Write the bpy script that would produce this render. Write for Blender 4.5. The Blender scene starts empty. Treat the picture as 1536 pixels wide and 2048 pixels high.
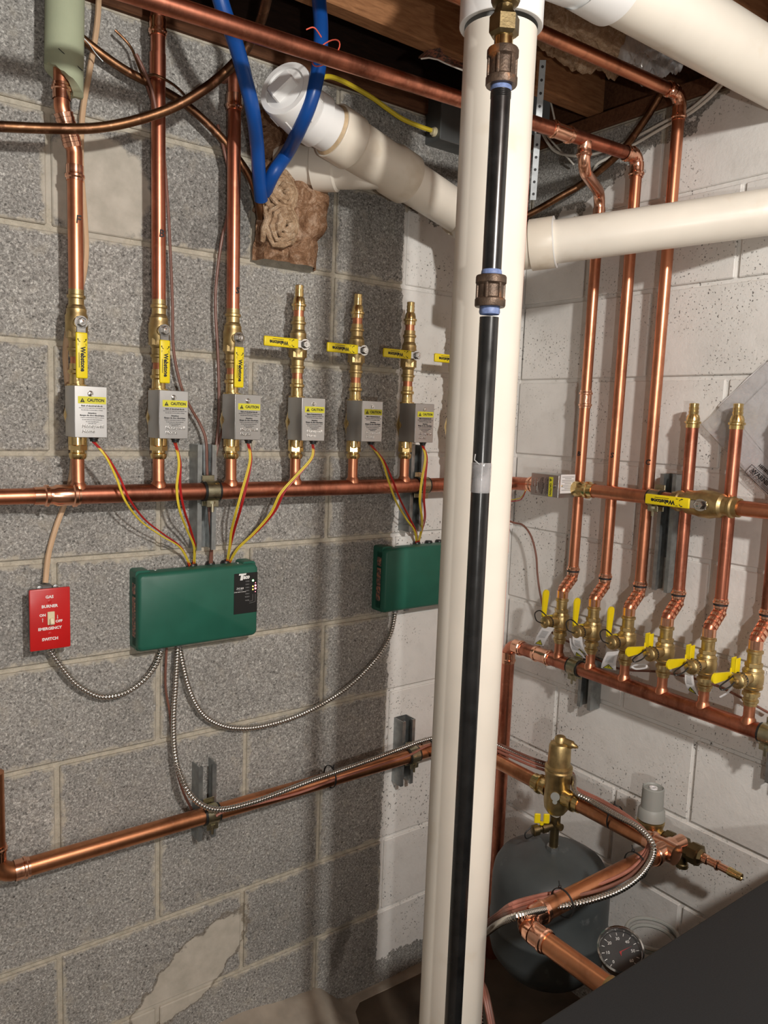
import bpy, bmesh, math, random
import numpy as np
from mathutils import Vector, Matrix, noise
random.seed(7)
SC = bpy.context.scene
COL = SC.collection
PI = math.pi
# ------------------------------------------------------------------ camera
# metres; left wall is y=0, right wall is x=XC, floor is z=0
XC = 1.2356
FPX = 1554.24
CP = Vector((-0.36845, -1.53801, 1.51924))
CR = Vector((0.80385, -0.59370, 0.03650))
CD = Vector((-0.04170, -0.11750, -0.99220))
CF = Vector((0.59339, 0.79608, -0.11922))
CF.normalize(); CR = (CR - CF*CR.dot(CF)).normalized(); CD = CF.cross(CR)
cam = bpy.data.cameras.new('camera'); camo = bpy.data.objects.new('camera', cam); COL.objects.link(camo)
camo.matrix_world = Matrix(((CR.x, -CD.x, -CF.x, CP.x), (CR.y, -CD.y, -CF.y, CP.y), (CR.z, -CD.z, -CF.z, CP.z), (0, 0, 0, 1)))
cam.sensor_fit = 'VERTICAL'; cam.sensor_height = 24; cam.lens = FPX/2048*24; cam.clip_start = .02
SC.camera = camo
# ------------------------------------------------------------------ world, lights, exposure
w = bpy.data.worlds.new('world'); SC.world = w; w.use_nodes = True
w.node_tree.nodes['Background'].inputs[0].default_value = (1, .94, .86, 1)
w.node_tree.nodes['Background'].inputs[1].default_value = 0.02
def lamp(name, loc, watts, rad, col):
    l = bpy.data.lights.new(name, 'POINT'); l.energy = watts; l.shadow_soft_size = rad; l.color = col
    o = bpy.data.objects.new(name, l); COL.objects.link(o); o.location = loc
lamp('ceiling_bulb', (0.045, -2.10, 2.10), 110, .045, (1, .965, .91))
lamp('work_light', (-0.46, -2.00, 1.36), 27, .016, (1, .965, .91))
vs = SC.view_settings
vs.view_transform = 'Standard'; vs.look = 'None'; vs.gamma = 1; vs.use_curve_mapping = False
vs.exposure = 0.0
# ------------------------------------------------------------------ sight lines onto the walls' planes
def ray(u, v): return CR*((u-768)/FPX) + CD*((v-1024)/FPX) + CF
def plane(u, v, ax, val):
    d = ray(u, v); return CP + d*((val-CP[ax])/d[ax])
def L(u, v, d=0): return plane(u, v, 1, -d)          # d metres off the left wall
def R(u, v, d=0): return plane(u, v, 0, XC-d)        # d metres off the right wall
def F(u, v, z=0): return plane(u, v, 2, z)           # at height z
def at(u, v, dep): return CP + ray(u, v)*dep
V = Vector
# ------------------------------------------------------------------ materials
class NT:
    def __init__(s, name):
        s.m = bpy.data.materials.new(name); s.m.use_nodes = True; s.t = s.m.node_tree
        s.b = s.t.nodes['Principled BSDF']; s.out = s.t.nodes['Material Output']
    def n(s, typ, ins=None, **kw):
        o = s.t.nodes.new('ShaderNode'+typ)
        for k, v in kw.items(): setattr(o, k, v)
        for k, v in (ins or {}).items():
            if isinstance(v, bpy.types.NodeSocket): s.t.links.new(v, o.inputs[k])
            else: o.inputs[k].default_value = v
        return o
    def math(s, op, a, b=0., clamp=False):
        o = s.n('Math', operation=op, use_clamp=clamp)
        for i, v in enumerate((a, b)):
            if isinstance(v, bpy.types.NodeSocket): s.t.links.new(v, o.inputs[i])
            else: o.inputs[i].default_value = v
        return o.outputs[0]
    def mix(s, fac, a, b):
        o = s.n('Mix', data_type='RGBA')
        for i, v in ((0, fac), (6, a), (7, b)):
            if isinstance(v, bpy.types.NodeSocket): s.t.links.new(v, o.inputs[i])
            else: o.inputs[i].default_value = v if i == 0 else (*v, 1)
        return o.outputs[2]
    def ramp(s, fac, stops):
        o = s.n('ValToRGB', {'Fac': fac}); e = o.color_ramp.elements
        while len(e) < len(stops): e.new(.5)
        for el, (p, c) in zip(e, stops):
            el.position = p; el.color = (*c, 1) if isinstance(c, tuple) else (c, c, c, 1)
        return o.outputs[0]
    def noise(s, vec, sc, det=2., rough=.5, dist=0.):
        return s.n('TexNoise', {'Vector': vec, 'Scale': sc, 'Detail': det, 'Roughness': rough, 'Distortion': dist}).outputs[0]
    def set(s, **k):
        for key, v in k.items():
            i = s.b.inputs[key.replace('_', ' ')]
            if isinstance(v, bpy.types.NodeSocket): s.t.links.new(v, i)
            else: i.default_value = (*v, 1) if isinstance(v, tuple) and len(v) == 3 else v
        return s
    def bump(s, h, st=.3, dist=.002):
        b = s.n('Bump', {'Height': h, 'Strength': st, 'Distance': dist}); s.t.links.new(b.outputs[0], s.b.inputs['Normal'])
def simple(name, col, rough=.5, metal=0., var=.12, nsc=30., bump=0., bsc=200., spec=.5, col2=None, c2=(.5, .7), rvar=.1, c2sc=12.):
    t = NT(name); P = t.n('NewGeometry').outputs['Position']
    n1 = t.noise(P, nsc, 3.)
    dark = tuple(c*(1-var*2) for c in col); lite = tuple(min(1, c*(1+var)) for c in col)
    c = t.ramp(n1, [(.25, dark), (.75, lite)])
    if col2:
        n2 = t.noise(P, c2sc, 4., .6)
        c = t.mix(t.ramp(n2, [(c2[0], 0.), (c2[1], 1.)]), c, col2)
    t.set(Base_Color=c, Metallic=metal, Roughness=t.math('ADD', t.math('MULTIPLY', t.noise(P, nsc*1.7, 2.), rvar*2), rough-rvar), Specular_IOR_Level=spec)
    if bump: t.bump(t.noise(P, bsc, 3.), bump, .001)
    return t.m
def flat(name, col, rough=.5, metal=0., emit=0.):
    t = NT(name); t.set(Base_Color=col, Roughness=rough, Metallic=metal)
    if emit: t.set(Emission_Color=col, Emission_Strength=emit)
    return t.m
def wall_mat(name, mortar=False):
    """concrete masonry: grey split face with pits, smooth parging, and white paint where it was rolled on (by place on the wall)"""
    t = NT(name); P = t.n('NewGeometry').outputs['Position']
    sx = t.n('SeparateXYZ', {'Vector': P}); X, Y, Z = sx.outputs
    big = t.noise(P, 5., 3., .6); med = t.noise(P, 28., 3., .6)
    fine = t.noise(P, 235., 2.2, .6, .8); vfine = t.noise(P, 620., 2., .5)
    if mortar:
        c = t.ramp(t.noise(P, 60., 4., .6), [(.3, (.40, .365, .295)), (.7, (.56, .515, .425))])
        c = t.mix(t.ramp(fine, [(.3, .5), (.45, 0.)]), c, (.28, .25, .20))
    else:
        rnd = t.n('ObjectInfo').outputs['Random']
        c = t.ramp(fine, [(.27, (.06, .057, .053)), (.37, (.19, .183, .170)), (.50, (.285, .276, .258)), (.60, (.39, .38, .357)), (.72, (.64, .625, .59))])
        tint = t.math('ADD', t.math('MULTIPLY', big, .75), t.math('ADD', t.math('MULTIPLY', rnd, .24), .46))
        hsv = t.n('HueSaturation', {'Color': c, 'Value': tint}); c = hsv.outputs[0]
        # mortar dragged over the arrises
        gx, gy, gz = t.n('SeparateXYZ', {'Vector': t.n('TexCoord').outputs['Generated']}).outputs
        ex = t.math('MULTIPLY', t.math('MINIMUM', gx, t.math('SUBTRACT', 1., gx)), .39)
        ez = t.math('MULTIPLY', t.math('MINIMUM', gz, t.math('SUBTRACT', 1., gz)), .193)
        ed = t.math('ADD', t.math('MINIMUM', ex, ez), t.math('MULTIPLY', t.math('SUBTRACT', t.noise(P, 34., 4., .7), .5), -.045))
        c = t.mix(t.ramp(ed, [(.0015, .85), (.006, 0.)]), c, t.ramp(t.noise(P, 60., 4., .6), [(.3, (.40, .365, .295)), (.7, (.56, .515, .425))]))
        # smears of mortar over the face
        c = t.mix(t.math('MULTIPLY', t.ramp(med, [(.56, 0.), (.74, 1.)]), .45), c, (.40, .37, .31))
    # smooth parging patches (upper one behind the first two risers, lower one near the floor)
    def blob(cx, cz, rx, rz, ang):
        ca, sa = math.cos(ang), math.sin(ang)
        dx = t.math('SUBTRACT', X, cx); dz = t.math('SUBTRACT', Z, cz)
        a = t.math('DIVIDE', t.math('ADD', t.math('MULTIPLY', dx, ca), t.math('MULTIPLY', dz, sa)), rx)
        b = t.math('DIVIDE', t.math('SUBTRACT', t.math('MULTIPLY', dz, ca), t.math('MULTIPLY', dx, sa)), rz)
        r = t.math('ADD', t.math('MULTIPLY', a, a), t.math('MULTIPLY', b, b))
        r = t.math('ADD', r, t.math('MULTIPLY', t.math('SUBTRACT', t.noise(P, 22., 4., .6), .5), 1.3))
        return r
    left = t.math('GREATER_THAN', Y, -.06)
    pa = t.ramp(blob(.085, 1.925, .105, .10, 0.), [(.80, 1.), (1.05, 0.)])
    rb = blob(.285, .262, .165, .07, .62)
    pb = t.ramp(rb, [(.82, 1.), (.90, 0.)])
    edge = t.math('MULTIPLY', t.ramp(rb, [(.80, 0.), (.88, 1.), (1.05, 1.), (1.3, 0.)]), .6)
    patch = t.math('MULTIPLY', t.math('MAXIMUM', pa, pb), left)
    sm = t.ramp(t.noise(P, 25., 4., .6), [(.3, (.42, .39, .33)), (.7, (.55, .51, .44))])
    c = t.mix(t.math('MULTIPLY', edge, left), c, (.16, .13, .095))
    c = t.mix(patch, c, sm)
    # damp stain in the low corner
    rs = blob(.685, .165, .028, .10, -.30)
    c = t.mix(t.math('MULTIPLY', t.ramp(rs, [(.3, .55), (1.3, 0.)]), left), c, (.06, .05, .04))
    # rolled-on white paint
    ragged = t.math('MULTIPLY', t.math('SUBTRACT', t.noise(P, 14., 5., .7), .5), .045)
    mL = t.math('GREATER_THAN', t.math('ADD', X, ragged), .806)
    top = t.math('ADD', Z, t.math('ADD', t.math('MULTIPLY', Y, .42), t.math('MULTIPLY', t.math('SUBTRACT', t.noise(P, 9., 5., .65), .5), .22)))
    mT = t.math('LESS_THAN', top, 2.0)
    mB = t.math('GREATER_THAN', t.math('ADD', Z, t.math('MULTIPLY', ragged, 2.)), .075)
    m = t.math('MULTIPLY', t.math('MULTIPLY', mL, mT), mB)
    pits = t.math('MULTIPLY', t.ramp(t.noise(P, 190., 1.5, .5), [(.30, 1.), (.36, 0.)]), t.ramp(t.noise(P, 7., 2.), [(.44, 0.), (.60, 1.)]))
    pc = t.ramp(big, [(.3, (.69, .67, .64)), (.7, (.80, .785, .755))])
    pc = t.mix(t.math('MULTIPLY', t.ramp(med, [(.5, 0.), (.8, 1.)]), .25), pc, (.46, .44, .40))
    pc = t.mix(t.math('MULTIPLY', pits, .85), pc, (.07, .065, .06))
    c = t.mix(m, c, pc)
    hc = t.math('ADD', t.math('MULTIPLY', fine, .8), t.math('MULTIPLY', vfine, .3))
    hc = t.math('MULTIPLY', hc, t.math('SUBTRACT', 1., t.math('MULTIPLY', patch, .85)))
    hp = t.math('SUBTRACT', t.math('ADD', t.math('MULTIPLY', t.noise(P, 110., 3., .55), .55), t.math('MULTIPLY', t.noise(P, 18., 2.), .5)), t.math('MULTIPLY', pits, .9))
    h = t.n('Mix', {0: m, 2: hc, 3: hp}, data_type='FLOAT').outputs[0]
    t.set(Base_Color=c, Roughness=t.math('SUBTRACT', .92, t.math('MULTIPLY', m, .30)), Specular_IOR_Level=.3)
    t.bump(h, .5, .003)
    return t.m
def copper_mat(name, base=(.70, .29, .165), dark=(.24, .09, .052), amt=(.48, .74), rough=.33, sc=14.):
    t = NT(name); P = t.n('NewGeometry').outputs['Position']
    mp = t.n('Mapping', {'Vector': P, 'Scale': (1, 1, .35)}).outputs[0]
    n = t.noise(mp, sc, 5., .65); n2 = t.noise(P, 70., 3., .6)
    c = t.mix(t.ramp(n, [(amt[0], 0.), (amt[1], 1.)]), base, dark)
    c = t.mix(t.math('MULTIPLY', t.ramp(n2, [(.55, 0.), (.8, 1.)]), .35), c, (.86, .45, .30))
    t.set(Base_Color=c, Metallic=1., Roughness=t.math('ADD', t.math('MULTIPLY', n, .22), rough-.08))
    t.bump(t.noise(P, 45., 2.), .06, .001)
    return t.m
def helix_mat(name):
    t = NT(name); t.set(Base_Color=(.60, .585, .55), Metallic=1., Roughness=.22); return t.m
def wood_mat(name, a, b):
    t = NT(name); P = t.n('NewGeometry').outputs['Position']
    mp = t.n('Mapping', {'Vector': P, 'Scale': (2, 14, 14)}).outputs[0]
    n = t.noise(mp, 9., 5., .65, .6)
    c = t.ramp(n, [(.3, a), (.7, b)])
    t.set(Base_Color=c, Roughness=.75, Specular_IOR_Level=.25); t.bump(n, .25, .002); return t.m
def fibre_mat(name, a, b, c3):
    t = NT(name); P = t.n('NewGeometry').outputs['Position']
    n = t.noise(P, 26., 5., .7, 2.2); n2 = t.noise(P, 240., 3., .6, 1.5)
    c = t.ramp(n, [(.30, a), (.5, b), (.68, c3)])
    c = t.mix(t.ramp(n2, [(.35, .5), (.6, 0.)]), c, a)
    t.set(Base_Color=c, Roughness=.95, Specular_IOR_Level=.1)
    t.bump(t.math('ADD', n, t.math('MULTIPLY', n2, .4)), .9, .006); return t.m
def clear_mat(name, tint, alpha, rough=.12):
    t = NT(name); P = t.n('NewGeometry').outputs['Position']
    t.set(Base_Color=tint, Roughness=rough, Alpha=t.ramp(t.noise(P, 30., 3.), [(.3, alpha*.6), (.7, alpha*1.3)]))
    t.bump(t.noise(P, 35., 3., .5, 1.), .5, .004); return t.m
M = {}
M['block'] = wall_mat('concrete block'); M['mortar'] = wall_mat('mortar', True)
M['floor'] = simple('damp concrete floor', (.085, .058, .036), .7, var=.25, nsc=9., bump=.4, bsc=90.)
M['mound'] = simple('rough cement', (.36, .31, .25), .9, var=.18, nsc=14., bump=.6, bsc=120.)
M['plain'] = simple('painted masonry', (.30, .29, .275), .9, var=.15, nsc=4.)
M['copper'] = copper_mat('copper tube')
M['copper_red'] = copper_mat('reddened copper', (.64, .24, .150), (.19, .068, .042), (.44, .7), .31)
M['copper_old'] = copper_mat('browned copper', (.27, .14, .07), (.11, .052, .028), (.36, .58), .42, 9.)
M['copper_new'] = copper_mat('bright copper fitting', (.92, .50, .34), (.55, .24, .15), (.62, .85), .17, 30.)
M['copper_orange'] = copper_mat('lower copper main', (.74, .33, .17), (.30, .12, .055), (.45, .72), .30, 8.)
M['brass'] = simple('bright brass', (.80, .60, .27), .22, 1., var=.12, nsc=60., rvar=.06)
M['brass_dull'] = simple('cast brass', (.56, .42, .20), .42, 1., var=.15, nsc=60., bump=.15, bsc=500.)
M['brass_old'] = simple('tarnished brass', (.23, .175, .09), .42, 1., var=.2, nsc=40., bump=.2, bsc=300.)
M['steel'] = simple('chromed steel', (.72, .71, .69), .16, 1., var=.06, nsc=80., rvar=.05)
M['galv'] = simple('galvanised steel', (.36, .38, .38), .42, .85, var=.14, nsc=60., rvar=.08)
M['zinc'] = simple('yellow zinc clamp', (.50, .47, .33), .30, 1., var=.12, nsc=50.)
M['cover'] = simple('sheet aluminium cover', (.56, .555, .545), .36, .95, var=.05, nsc=12., rvar=.05)
M['cover_side'] = M['cover']
M['green'] = simple('green plastic', (.020, .118, .080), .42, var=.06, nsc=20., spec=.35)
M['red'] = simple('red enamel', (.56, .014, .014), .35, var=.05, nsc=20.)
M['ivory'] = flat('ivory plastic', (.74, .66, .44), .35)
M['yellow'] = simple('yellow vinyl', (.84, .66, .008), .38, var=.04, nsc=30.)
M['label_yellow'] = flat('yellow label', (.66, .62, .03), .5)
M['black'] = flat('black plastic', (.012, .012, .012), .42)
M['ink'] = flat('black ink', (.012, .012, .014), .6)
M['white_ink'] = flat('white print', (.85, .85, .83), .5)
M['grey_ink'] = flat('grey print', (.32, .32, .32), .5)
M['paper'] = simple('white paper', (.78, .77, .78), .7, var=.03, nsc=20.)
M['pvc'] = simple('cream plastic pipe', (.83, .775, .68), .36, var=.05, nsc=7., col2=(.70, .61, .48), c2=(.60, .85), c2sc=10.)
M['pvc_white'] = simple('white plastic pipe', (.87, .865, .85), .33, var=.03, nsc=8.)
M['pvc_stain'] = simple('stained plastic pipe', (.76, .69, .58), .38, var=.08, nsc=6., col2=(.50, .40, .27), c2=(.54, .80), c2sc=8.)
M['glue'] = simple('amber pipe cement', (.62, .46, .28), .5, var=.2, nsc=40.)
M['iron'] = simple('black iron pipe', (.012, .012, .012), .26, .0, var=.3, nsc=30., rvar=.08, spec=.6)
M['rust'] = simple('rusty malleable iron', (.125, .085, .06), .48, .6, var=.3, nsc=60., bump=.5, bsc=400., col2=(.36, .13, .035), c2=(.56, .72), c2sc=30.)
M['dope'] = simple('blue pipe dope', (.16, .22, .42), .5, var=.2, nsc=150., bump=.4)
M['pex'] = simple('blue tube', (.006, .066, .29), .38, var=.12, nsc=15., spec=.4)
M['foam'] = simple('pale green foam sleeve', (.40, .44, .30), .8, var=.08, nsc=12., bump=.2, bsc=300.)
M['wood'] = wood_mat('joist lumber', (.20, .085, .035), (.38, .18, .08))
M['wood_dark'] = wood_mat('old lumber', (.075, .030, .014), (.16, .068, .032))
M['wood_void'] = wood_mat('rim board in painted shade', (.012, .006, .004), (.03, .014, .008))  # near-black colour stands in for the unlit void behind the joist
M['strap'] = simple('dull zinc strap', (.34, .36, .37), .5, .4, var=.1, nsc=60.)
M['subfloor'] = wood_mat('subfloor boards', (.16, .075, .035), (.30, .15, .07))
M['fibre'] = fibre_mat('brown fibreglass', (.11, .052, .028), (.33, .19, .11), (.58, .41, .29))
M['fibre_pale'] = fibre_mat('pale fibreglass', (.25, .15, .085), (.52, .36, .23), (.70, .55, .40))
M['plastic_sheet'] = clear_mat('clear poly sheet', (.72, .72, .72), .45)
M['bag'] = clear_mat('clear bag', (.62, .61, .62), .42, .1)
M['tan'] = simple('tan cable jacket', (.62, .42, .26), .5, var=.06, nsc=30.)
M['brown_wire'] = simple('brown cable jacket', (.20, .085, .06), .45, var=.1, nsc=40.)
M['pink_wire'] = simple('red brown cable jacket', (.36, .14, .10), .45, var=.1, nsc=40.)
M['wire_red'] = flat('red wire', (.42, .012, .012), .4)
M['wire_yellow'] = flat('yellow wire', (.74, .58, .05), .4)
M['wire_white'] = flat('white cable jacket', (.70, .67, .60), .45)
M['cable_yellow'] = flat('yellow cable jacket', (.72, .55, .03), .45)
M['bx'] = helix_mat('metal clad cable')
M['boxgrey'] = simple('grey junction box', (.16, .17, .17), .45, .5, var=.1, nsc=20.)
M['tank'] = simple('grey tank paint', (.075, .087, .090), .45, var=.12, nsc=12., col2=(.17, .18, .18), c2=(.62, .80), c2sc=25.)
M['boiler'] = simple('charcoal powder coat', (.0145, .0155, .0170), .62, spec=.3, var=.05, nsc=300., bump=.15, bsc=900.)
M['grey_knob'] = flat('grey plastic knob', (.30, .31, .29), .5)
M['glass'] = clear_mat('gauge glass', (.3, .3, .3), .06, .05)
M['dial'] = flat('dark dial', (.012, .011, .011), .5)
M['twine'] = flat('red twine', (.75, .12, .07), .6)
M['led_g'] = flat('green lamp', (.35, 1., .35), .4, emit=4.)
M['led_r'] = flat('red lamp', (1., .22, .28), .4, emit=4.)
M['led_y'] = flat('amber lamp', (1., .72, .12), .4, emit=3.)
M['rust_label'] = simple('printed side label', (.13, .10, .085), .55, var=.5, nsc=220., col2=(.40, .17, .11), c2=(.5, .55), c2sc=160.)
# ------------------------------------------------------------------ geometry helpers
class G:
    def __init__(s): s.v = []; s.f = []; s.m = []; s.mats = []; s.cur = 0
    def use(s, mat):
        if mat not in s.mats: s.mats.append(mat)
        s.cur = s.mats.index(mat); return s
    def add(s, vs, fs):
        o = len(s.v); s.v += [tuple(v) for v in vs]
        for f in fs: s.f.append(tuple(i+o for i in f)); s.m.append(s.cur)
        return s
    def ring_sweep(s, rings, caps=True):
        n = len(rings[0]); vs = [p for r in rings for p in r]; fs = []
        for i in range(len(rings)-1):
            for j in range(n):
                k = (j+1) % n; fs.append((i*n+j, i*n+k, (i+1)*n+k, (i+1)*n+j))
        if caps: fs += [tuple(range(n-1, -1, -1)), tuple((len(rings)-1)*n+j for j in range(n))]
        return s.add(vs, fs)
    def lathe(s, o, d, prof, n=20, up=None, caps=True):
        o = V(o); d = V(d).normalized(); a = V(up) if up else (V((0, 0, 1)) if abs(d.z) < .9 else V((0, -1, 0)))
        x = (a - d*a.dot(d)).normalized(); y = d.cross(x)
        rings = [[o + d*t + (x*math.cos(2*PI*j/n) + y*math.sin(2*PI*j/n))*max(r, 1e-5) for j in range(n)] for t, r in prof]
        return s.ring_sweep(rings, caps)
    def tube(s, pts, r, n=10, caps=True):
        pts = [V(p) for p in pts]; N = len(pts); rings = []; x = None
        for i in range(N):
            t = (pts[min(i+1, N-1)] - pts[max(i-1, 0)]).normalized()
            if x is None:
                a = V((0, 0, 1)) if abs(t.z) < .9 else V((0, -1, 0)); x = (a - t*a.dot(t)).normalized()
            else:
                x = x - t*x.dot(t); x.normalize()
            y = t.cross(x); rr = r[i] if isinstance(r, (list, tuple)) else r
            rings.append([pts[i] + (x*math.cos(2*PI*j/n) + y*math.sin(2*PI*j/n))*rr for j in range(n)])
        return s.ring_sweep(rings, caps)
    def box(s, c, size, bev=0., rot=None, seg=1):
        bm = bmesh.new(); bmesh.ops.create_cube(bm, size=1)
        for v in bm.verts: v.co = V((v.co.x*size[0], v.co.y*size[1], v.co.z*size[2]))
        if bev: bmesh.ops.bevel(bm, geom=list(bm.edges), offset=bev, segments=seg, profile=.5, affect='EDGES')
        mt = Matrix.Translation(V(c)) @ (rot.to_4x4() if rot is not None else Matrix())
        bm.verts.index_update()
        s.add([mt @ v.co for v in bm.verts], [tuple(v.index for v in f.verts) for f in bm.faces]); bm.free(); return s
    def prism(s, poly, d):
        """closed polygon (list of 3D points) extruded by vector d"""
        n = len(poly); d = V(d); vs = [V(p) for p in poly] + [V(p)+d for p in poly]
        return s.add(vs, [tuple(range(n-1, -1, -1)), tuple(range(n, 2*n))] + [(i, (i+1) % n, n+(i+1) % n, n+i) for i in range(n)])
    def make(s, name, mat=None, parent=None, loc=None, ang=35):
        me = bpy.data.meshes.new(name); me.from_pydata(s.v, [], s.f)
        if mat: me.materials.append(M[mat])
        else:
            for k in s.mats: me.materials.append(M[k])
            me.polygons.foreach_set('material_index', s.m)
        bm = bmesh.new(); bm.from_mesh(me); bmesh.ops.recalc_face_normals(bm, faces=bm.faces); bm.to_mesh(me); bm.free()
        me.polygons.foreach_set('use_smooth', [True]*len(me.polygons)); me.set_sharp_from_angle(angle=math.radians(ang))
        o = bpy.data.objects.new(name, me); COL.objects.link(o)
        if parent: o.parent = parent
        if loc is not None: o.location = loc
        return o
def spline(pts, k=8):
    P = [V(p) for p in pts]; out = []
    for i in range(len(P)-1):
        a, b, c, d = P[max(i-1, 0)], P[i], P[i+1], P[min(i+2, len(P)-1)]
        for j in range(k):
            t = j/k
            out.append(.5*((2*b) + (c-a)*t + (2*a-5*b+4*c-d)*t*t + (3*b-a-3*c+d)*t**3))
    return out + [P[-1]]
def fillet(pts, rad, k=7):
    P = [V(p) for p in pts]; out = [P[0]]
    for i in range(1, len(P)-1):
        a = (P[i-1]-P[i]).normalized(); b = (P[i+1]-P[i]).normalized()
        ang = a.angle(b)
        if ang > PI-.02: out.append(P[i]); continue
        t = rad/math.tan(ang/2); p0 = P[i]+a*t; p1 = P[i]+b*t
        c = P[i] + (a+b).normalized()*(rad/math.sin(ang/2))
        u = p0-c; w_ = p1-c; th = u.angle(w_)
        for j in range(k+1):
            s = j/k; out.append(c + (u*math.sin((1-s)*th) + w_*math.sin(s*th))/math.sin(th))
    return out + [P[-1]]
def empty(name, label, cat, loc=(0, 0, 0), group=None, rz=0.):
    o = bpy.data.objects.new(name, None); COL.objects.link(o); o.location = loc; o.rotation_euler = (0, 0, rz)
    o.empty_display_size = .05
    o['label'] = label; o['category'] = cat
    if group: o['group'] = group
    return o
def tag(o, label, cat, group=None):
    o['label'] = label; o['category'] = cat
    if group: o['group'] = group
    return o
def struct(o): o['kind'] = 'structure'; return o
def dup(root, loc, label, rz=None, skip=()):
    r = root.copy(); COL.objects.link(r); r.location = loc; r['label'] = label
    if rz is not None: r.rotation_euler = (0, 0, rz)
    for ch in list(root.children):
        if ch.name.split('.')[0] in skip: continue
        c = ch.copy(); COL.objects.link(c); c.parent = r
        for g in list(ch.children):
            d = g.copy(); COL.objects.link(d); d.parent = c
    return r
FRONT = Matrix.Rotation(PI/2, 4, 'X')                      # writing that faces -y
def text(body, size, mat, parent, mtx, align='CENTER', name='lettering', shear=0., ext=.0002, sx=1., bold=0., res=2):
    cu = bpy.data.curves.new(name, 'FONT'); cu.body = body; cu.size = size; cu.align_x = align; cu.align_y = 'CENTER'
    cu.extrude = ext; cu.resolution_u = res; cu.shear = shear; cu.offset = bold
    to = bpy.data.objects.new(name, cu); COL.objects.link(to)
    dg = bpy.context.evaluated_depsgraph_get(); me = bpy.data.meshes.new_from_object(to.evaluated_get(dg))
    bpy.data.objects.remove(to); bpy.data.curves.remove(cu)
    me.transform(mtx @ Matrix.Diagonal((sx, 1, 1, 1)))
    me.materials.clear(); me.materials.append(M[mat]); me.name = name
    o = bpy.data.objects.new(name, me); COL.objects.link(o); o.parent = parent; return o
def T(x, y, z): return Matrix.Translation((x, y, z))
def press(g, p, d, r, ln=.030, n=20, thick=.0016, bead=.0036, at_=None):
    """press-fit end sleeve that starts at p and runs along d"""
    b = at_ if at_ is not None else ln-.007
    prof = [(0, r+thick), (b-.010, r+thick), (b-.008, r+thick*.9), (b-.0045, r+thick), (b-.003, r+bead), (b+.001, r+bead), (b+.003, r+thick), (ln, r+thick), (ln, r)]
    return g.lathe(p, d, prof, n, caps=False)
# ------------------------------------------------------------------ structure: walls of block
HB = .2032
def zc(c): return .0100 + HB*c
_bm = {}
def block_mesh(ln, ht):
    k = (round(ln, 4), round(ht, 4))
    if k not in _bm:
        g = G(); g.box((0, .012, 0), (ln, .03, ht), .0022)
        o = g.make('concrete_block', 'block'); _bm[k] = o.data; bpy.data.objects.remove(o)
    return _bm[k]
def wall_blocks(parent, lo, hi, odd_joint, right, skip=()):
    for c in range(0, 11):
        z0, z1 = zc(c)+.005, zc(c+1)-.005
        if c == 0: z0 = -.02
        par = (c % 2 == 0) if odd_joint else (c % 2 == 1)
        k = math.floor(lo/HB) - 3
        if (k % 2 == 1) != par: k -= 1
        while k*HB < hi:
            a, b = max(k*HB+.005, lo), min((k+2)*HB-.005, hi)
            if b-a > .03 and (c, k) not in skip:
                o = bpy.data.objects.new('concrete_block', block_mesh(b-a, z1-z0)); COL.objects.link(o); o.parent = parent
                jit = random.uniform(-.0012, .0012)
                if right: o.location = (XC+jit, -(a+b)/2, (z0+z1)/2); o.rotation_euler = (0, 0, -PI/2)
                else: o.location = ((a+b)/2, jit, (z0+z1)/2)
            k += 2
g = G(); g.box((.168, .1, 1.13), (2.135+.05, .194, 2.29)); wl = struct(g.make('wall_left', 'mortar'))
wl.data.transform(T(.0, .0, 0))
wall_blocks(wl, -.9, XC-.001, True, False, skip=((9, 2),))
for a, b in ((.61+.005, .8128-.005), (.560, .605)):                        # the block right of the insulation hole is a half
    o = bpy.data.objects.new('concrete_block', block_mesh(b-a, HB-.01)); COL.objects.link(o); o.parent = wl; o.location = ((a+b)/2, 0, zc(9.5))
g = G(); g.box((XC+.1035, -.79, 1.13), (.2, 1.7, 2.29)); wr = struct(g.make('wall_right', 'mortar'))
wall_blocks(wr, .0, 1.62, False, True)
g = G(); g.box((-.35, -1.7, -.05), (3.4, 3.7, .1)); fl = struct(g.make('floor', 'floor'))
g = G(); g.box((-2.0, -1.7, 1.2), (.1, 3.7, 2.5)); struct(g.make('wall_far_left', 'plain'))
g = G(); g.box((-.35, -3.5, 1.2), (3.3, .1, 2.5)); struct(g.make('wall_back', 'plain'))
g = G(); g.box((XC+.05, -2.55, 1.2), (.1, 1.84, 2.5)); struct(g.make('wall_right_rear', 'plain'))
g = G(); g.box((-1.43, .05, 1.2), (1.04, .1, 2.5)); struct(g.make('wall_left_rear', 'plain'))
# cement fillet along the foot of the left wall
g = G(); NX, NY = 60, 14; vs = []; fs = []
for i in range(NX+1):
    x = -.4 + i*1.62/NX
    for j in range(NY+1):
        yy = j/NY
        wdt = .34 if x < .60 else max(.04, .34-(x-.60)*2.6)
        h = (.105 if x < .45 else max(.001, .105-(x-.45)*.20) if x < .63 else max(.001, .069-(x-.63)*1.1))*(1-yy)**1.4 + .012*noise.noise(V((x*9, yy*4, 0)))*(1-yy)
        vs.append((x, .004-yy*wdt*(1+.15*noise.noise(V((x*6, 3, 1)))), max(h, .0)-.002 if j == NY else max(h, .001)))
for i in range(NX):
    for j in range(NY):
        a = i*(NY+1)+j; fs.append((a, a+1, a+NY+2, a+NY+1))
g.add(vs, fs); g.make('cement_fillet', 'mound', fl)
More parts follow.
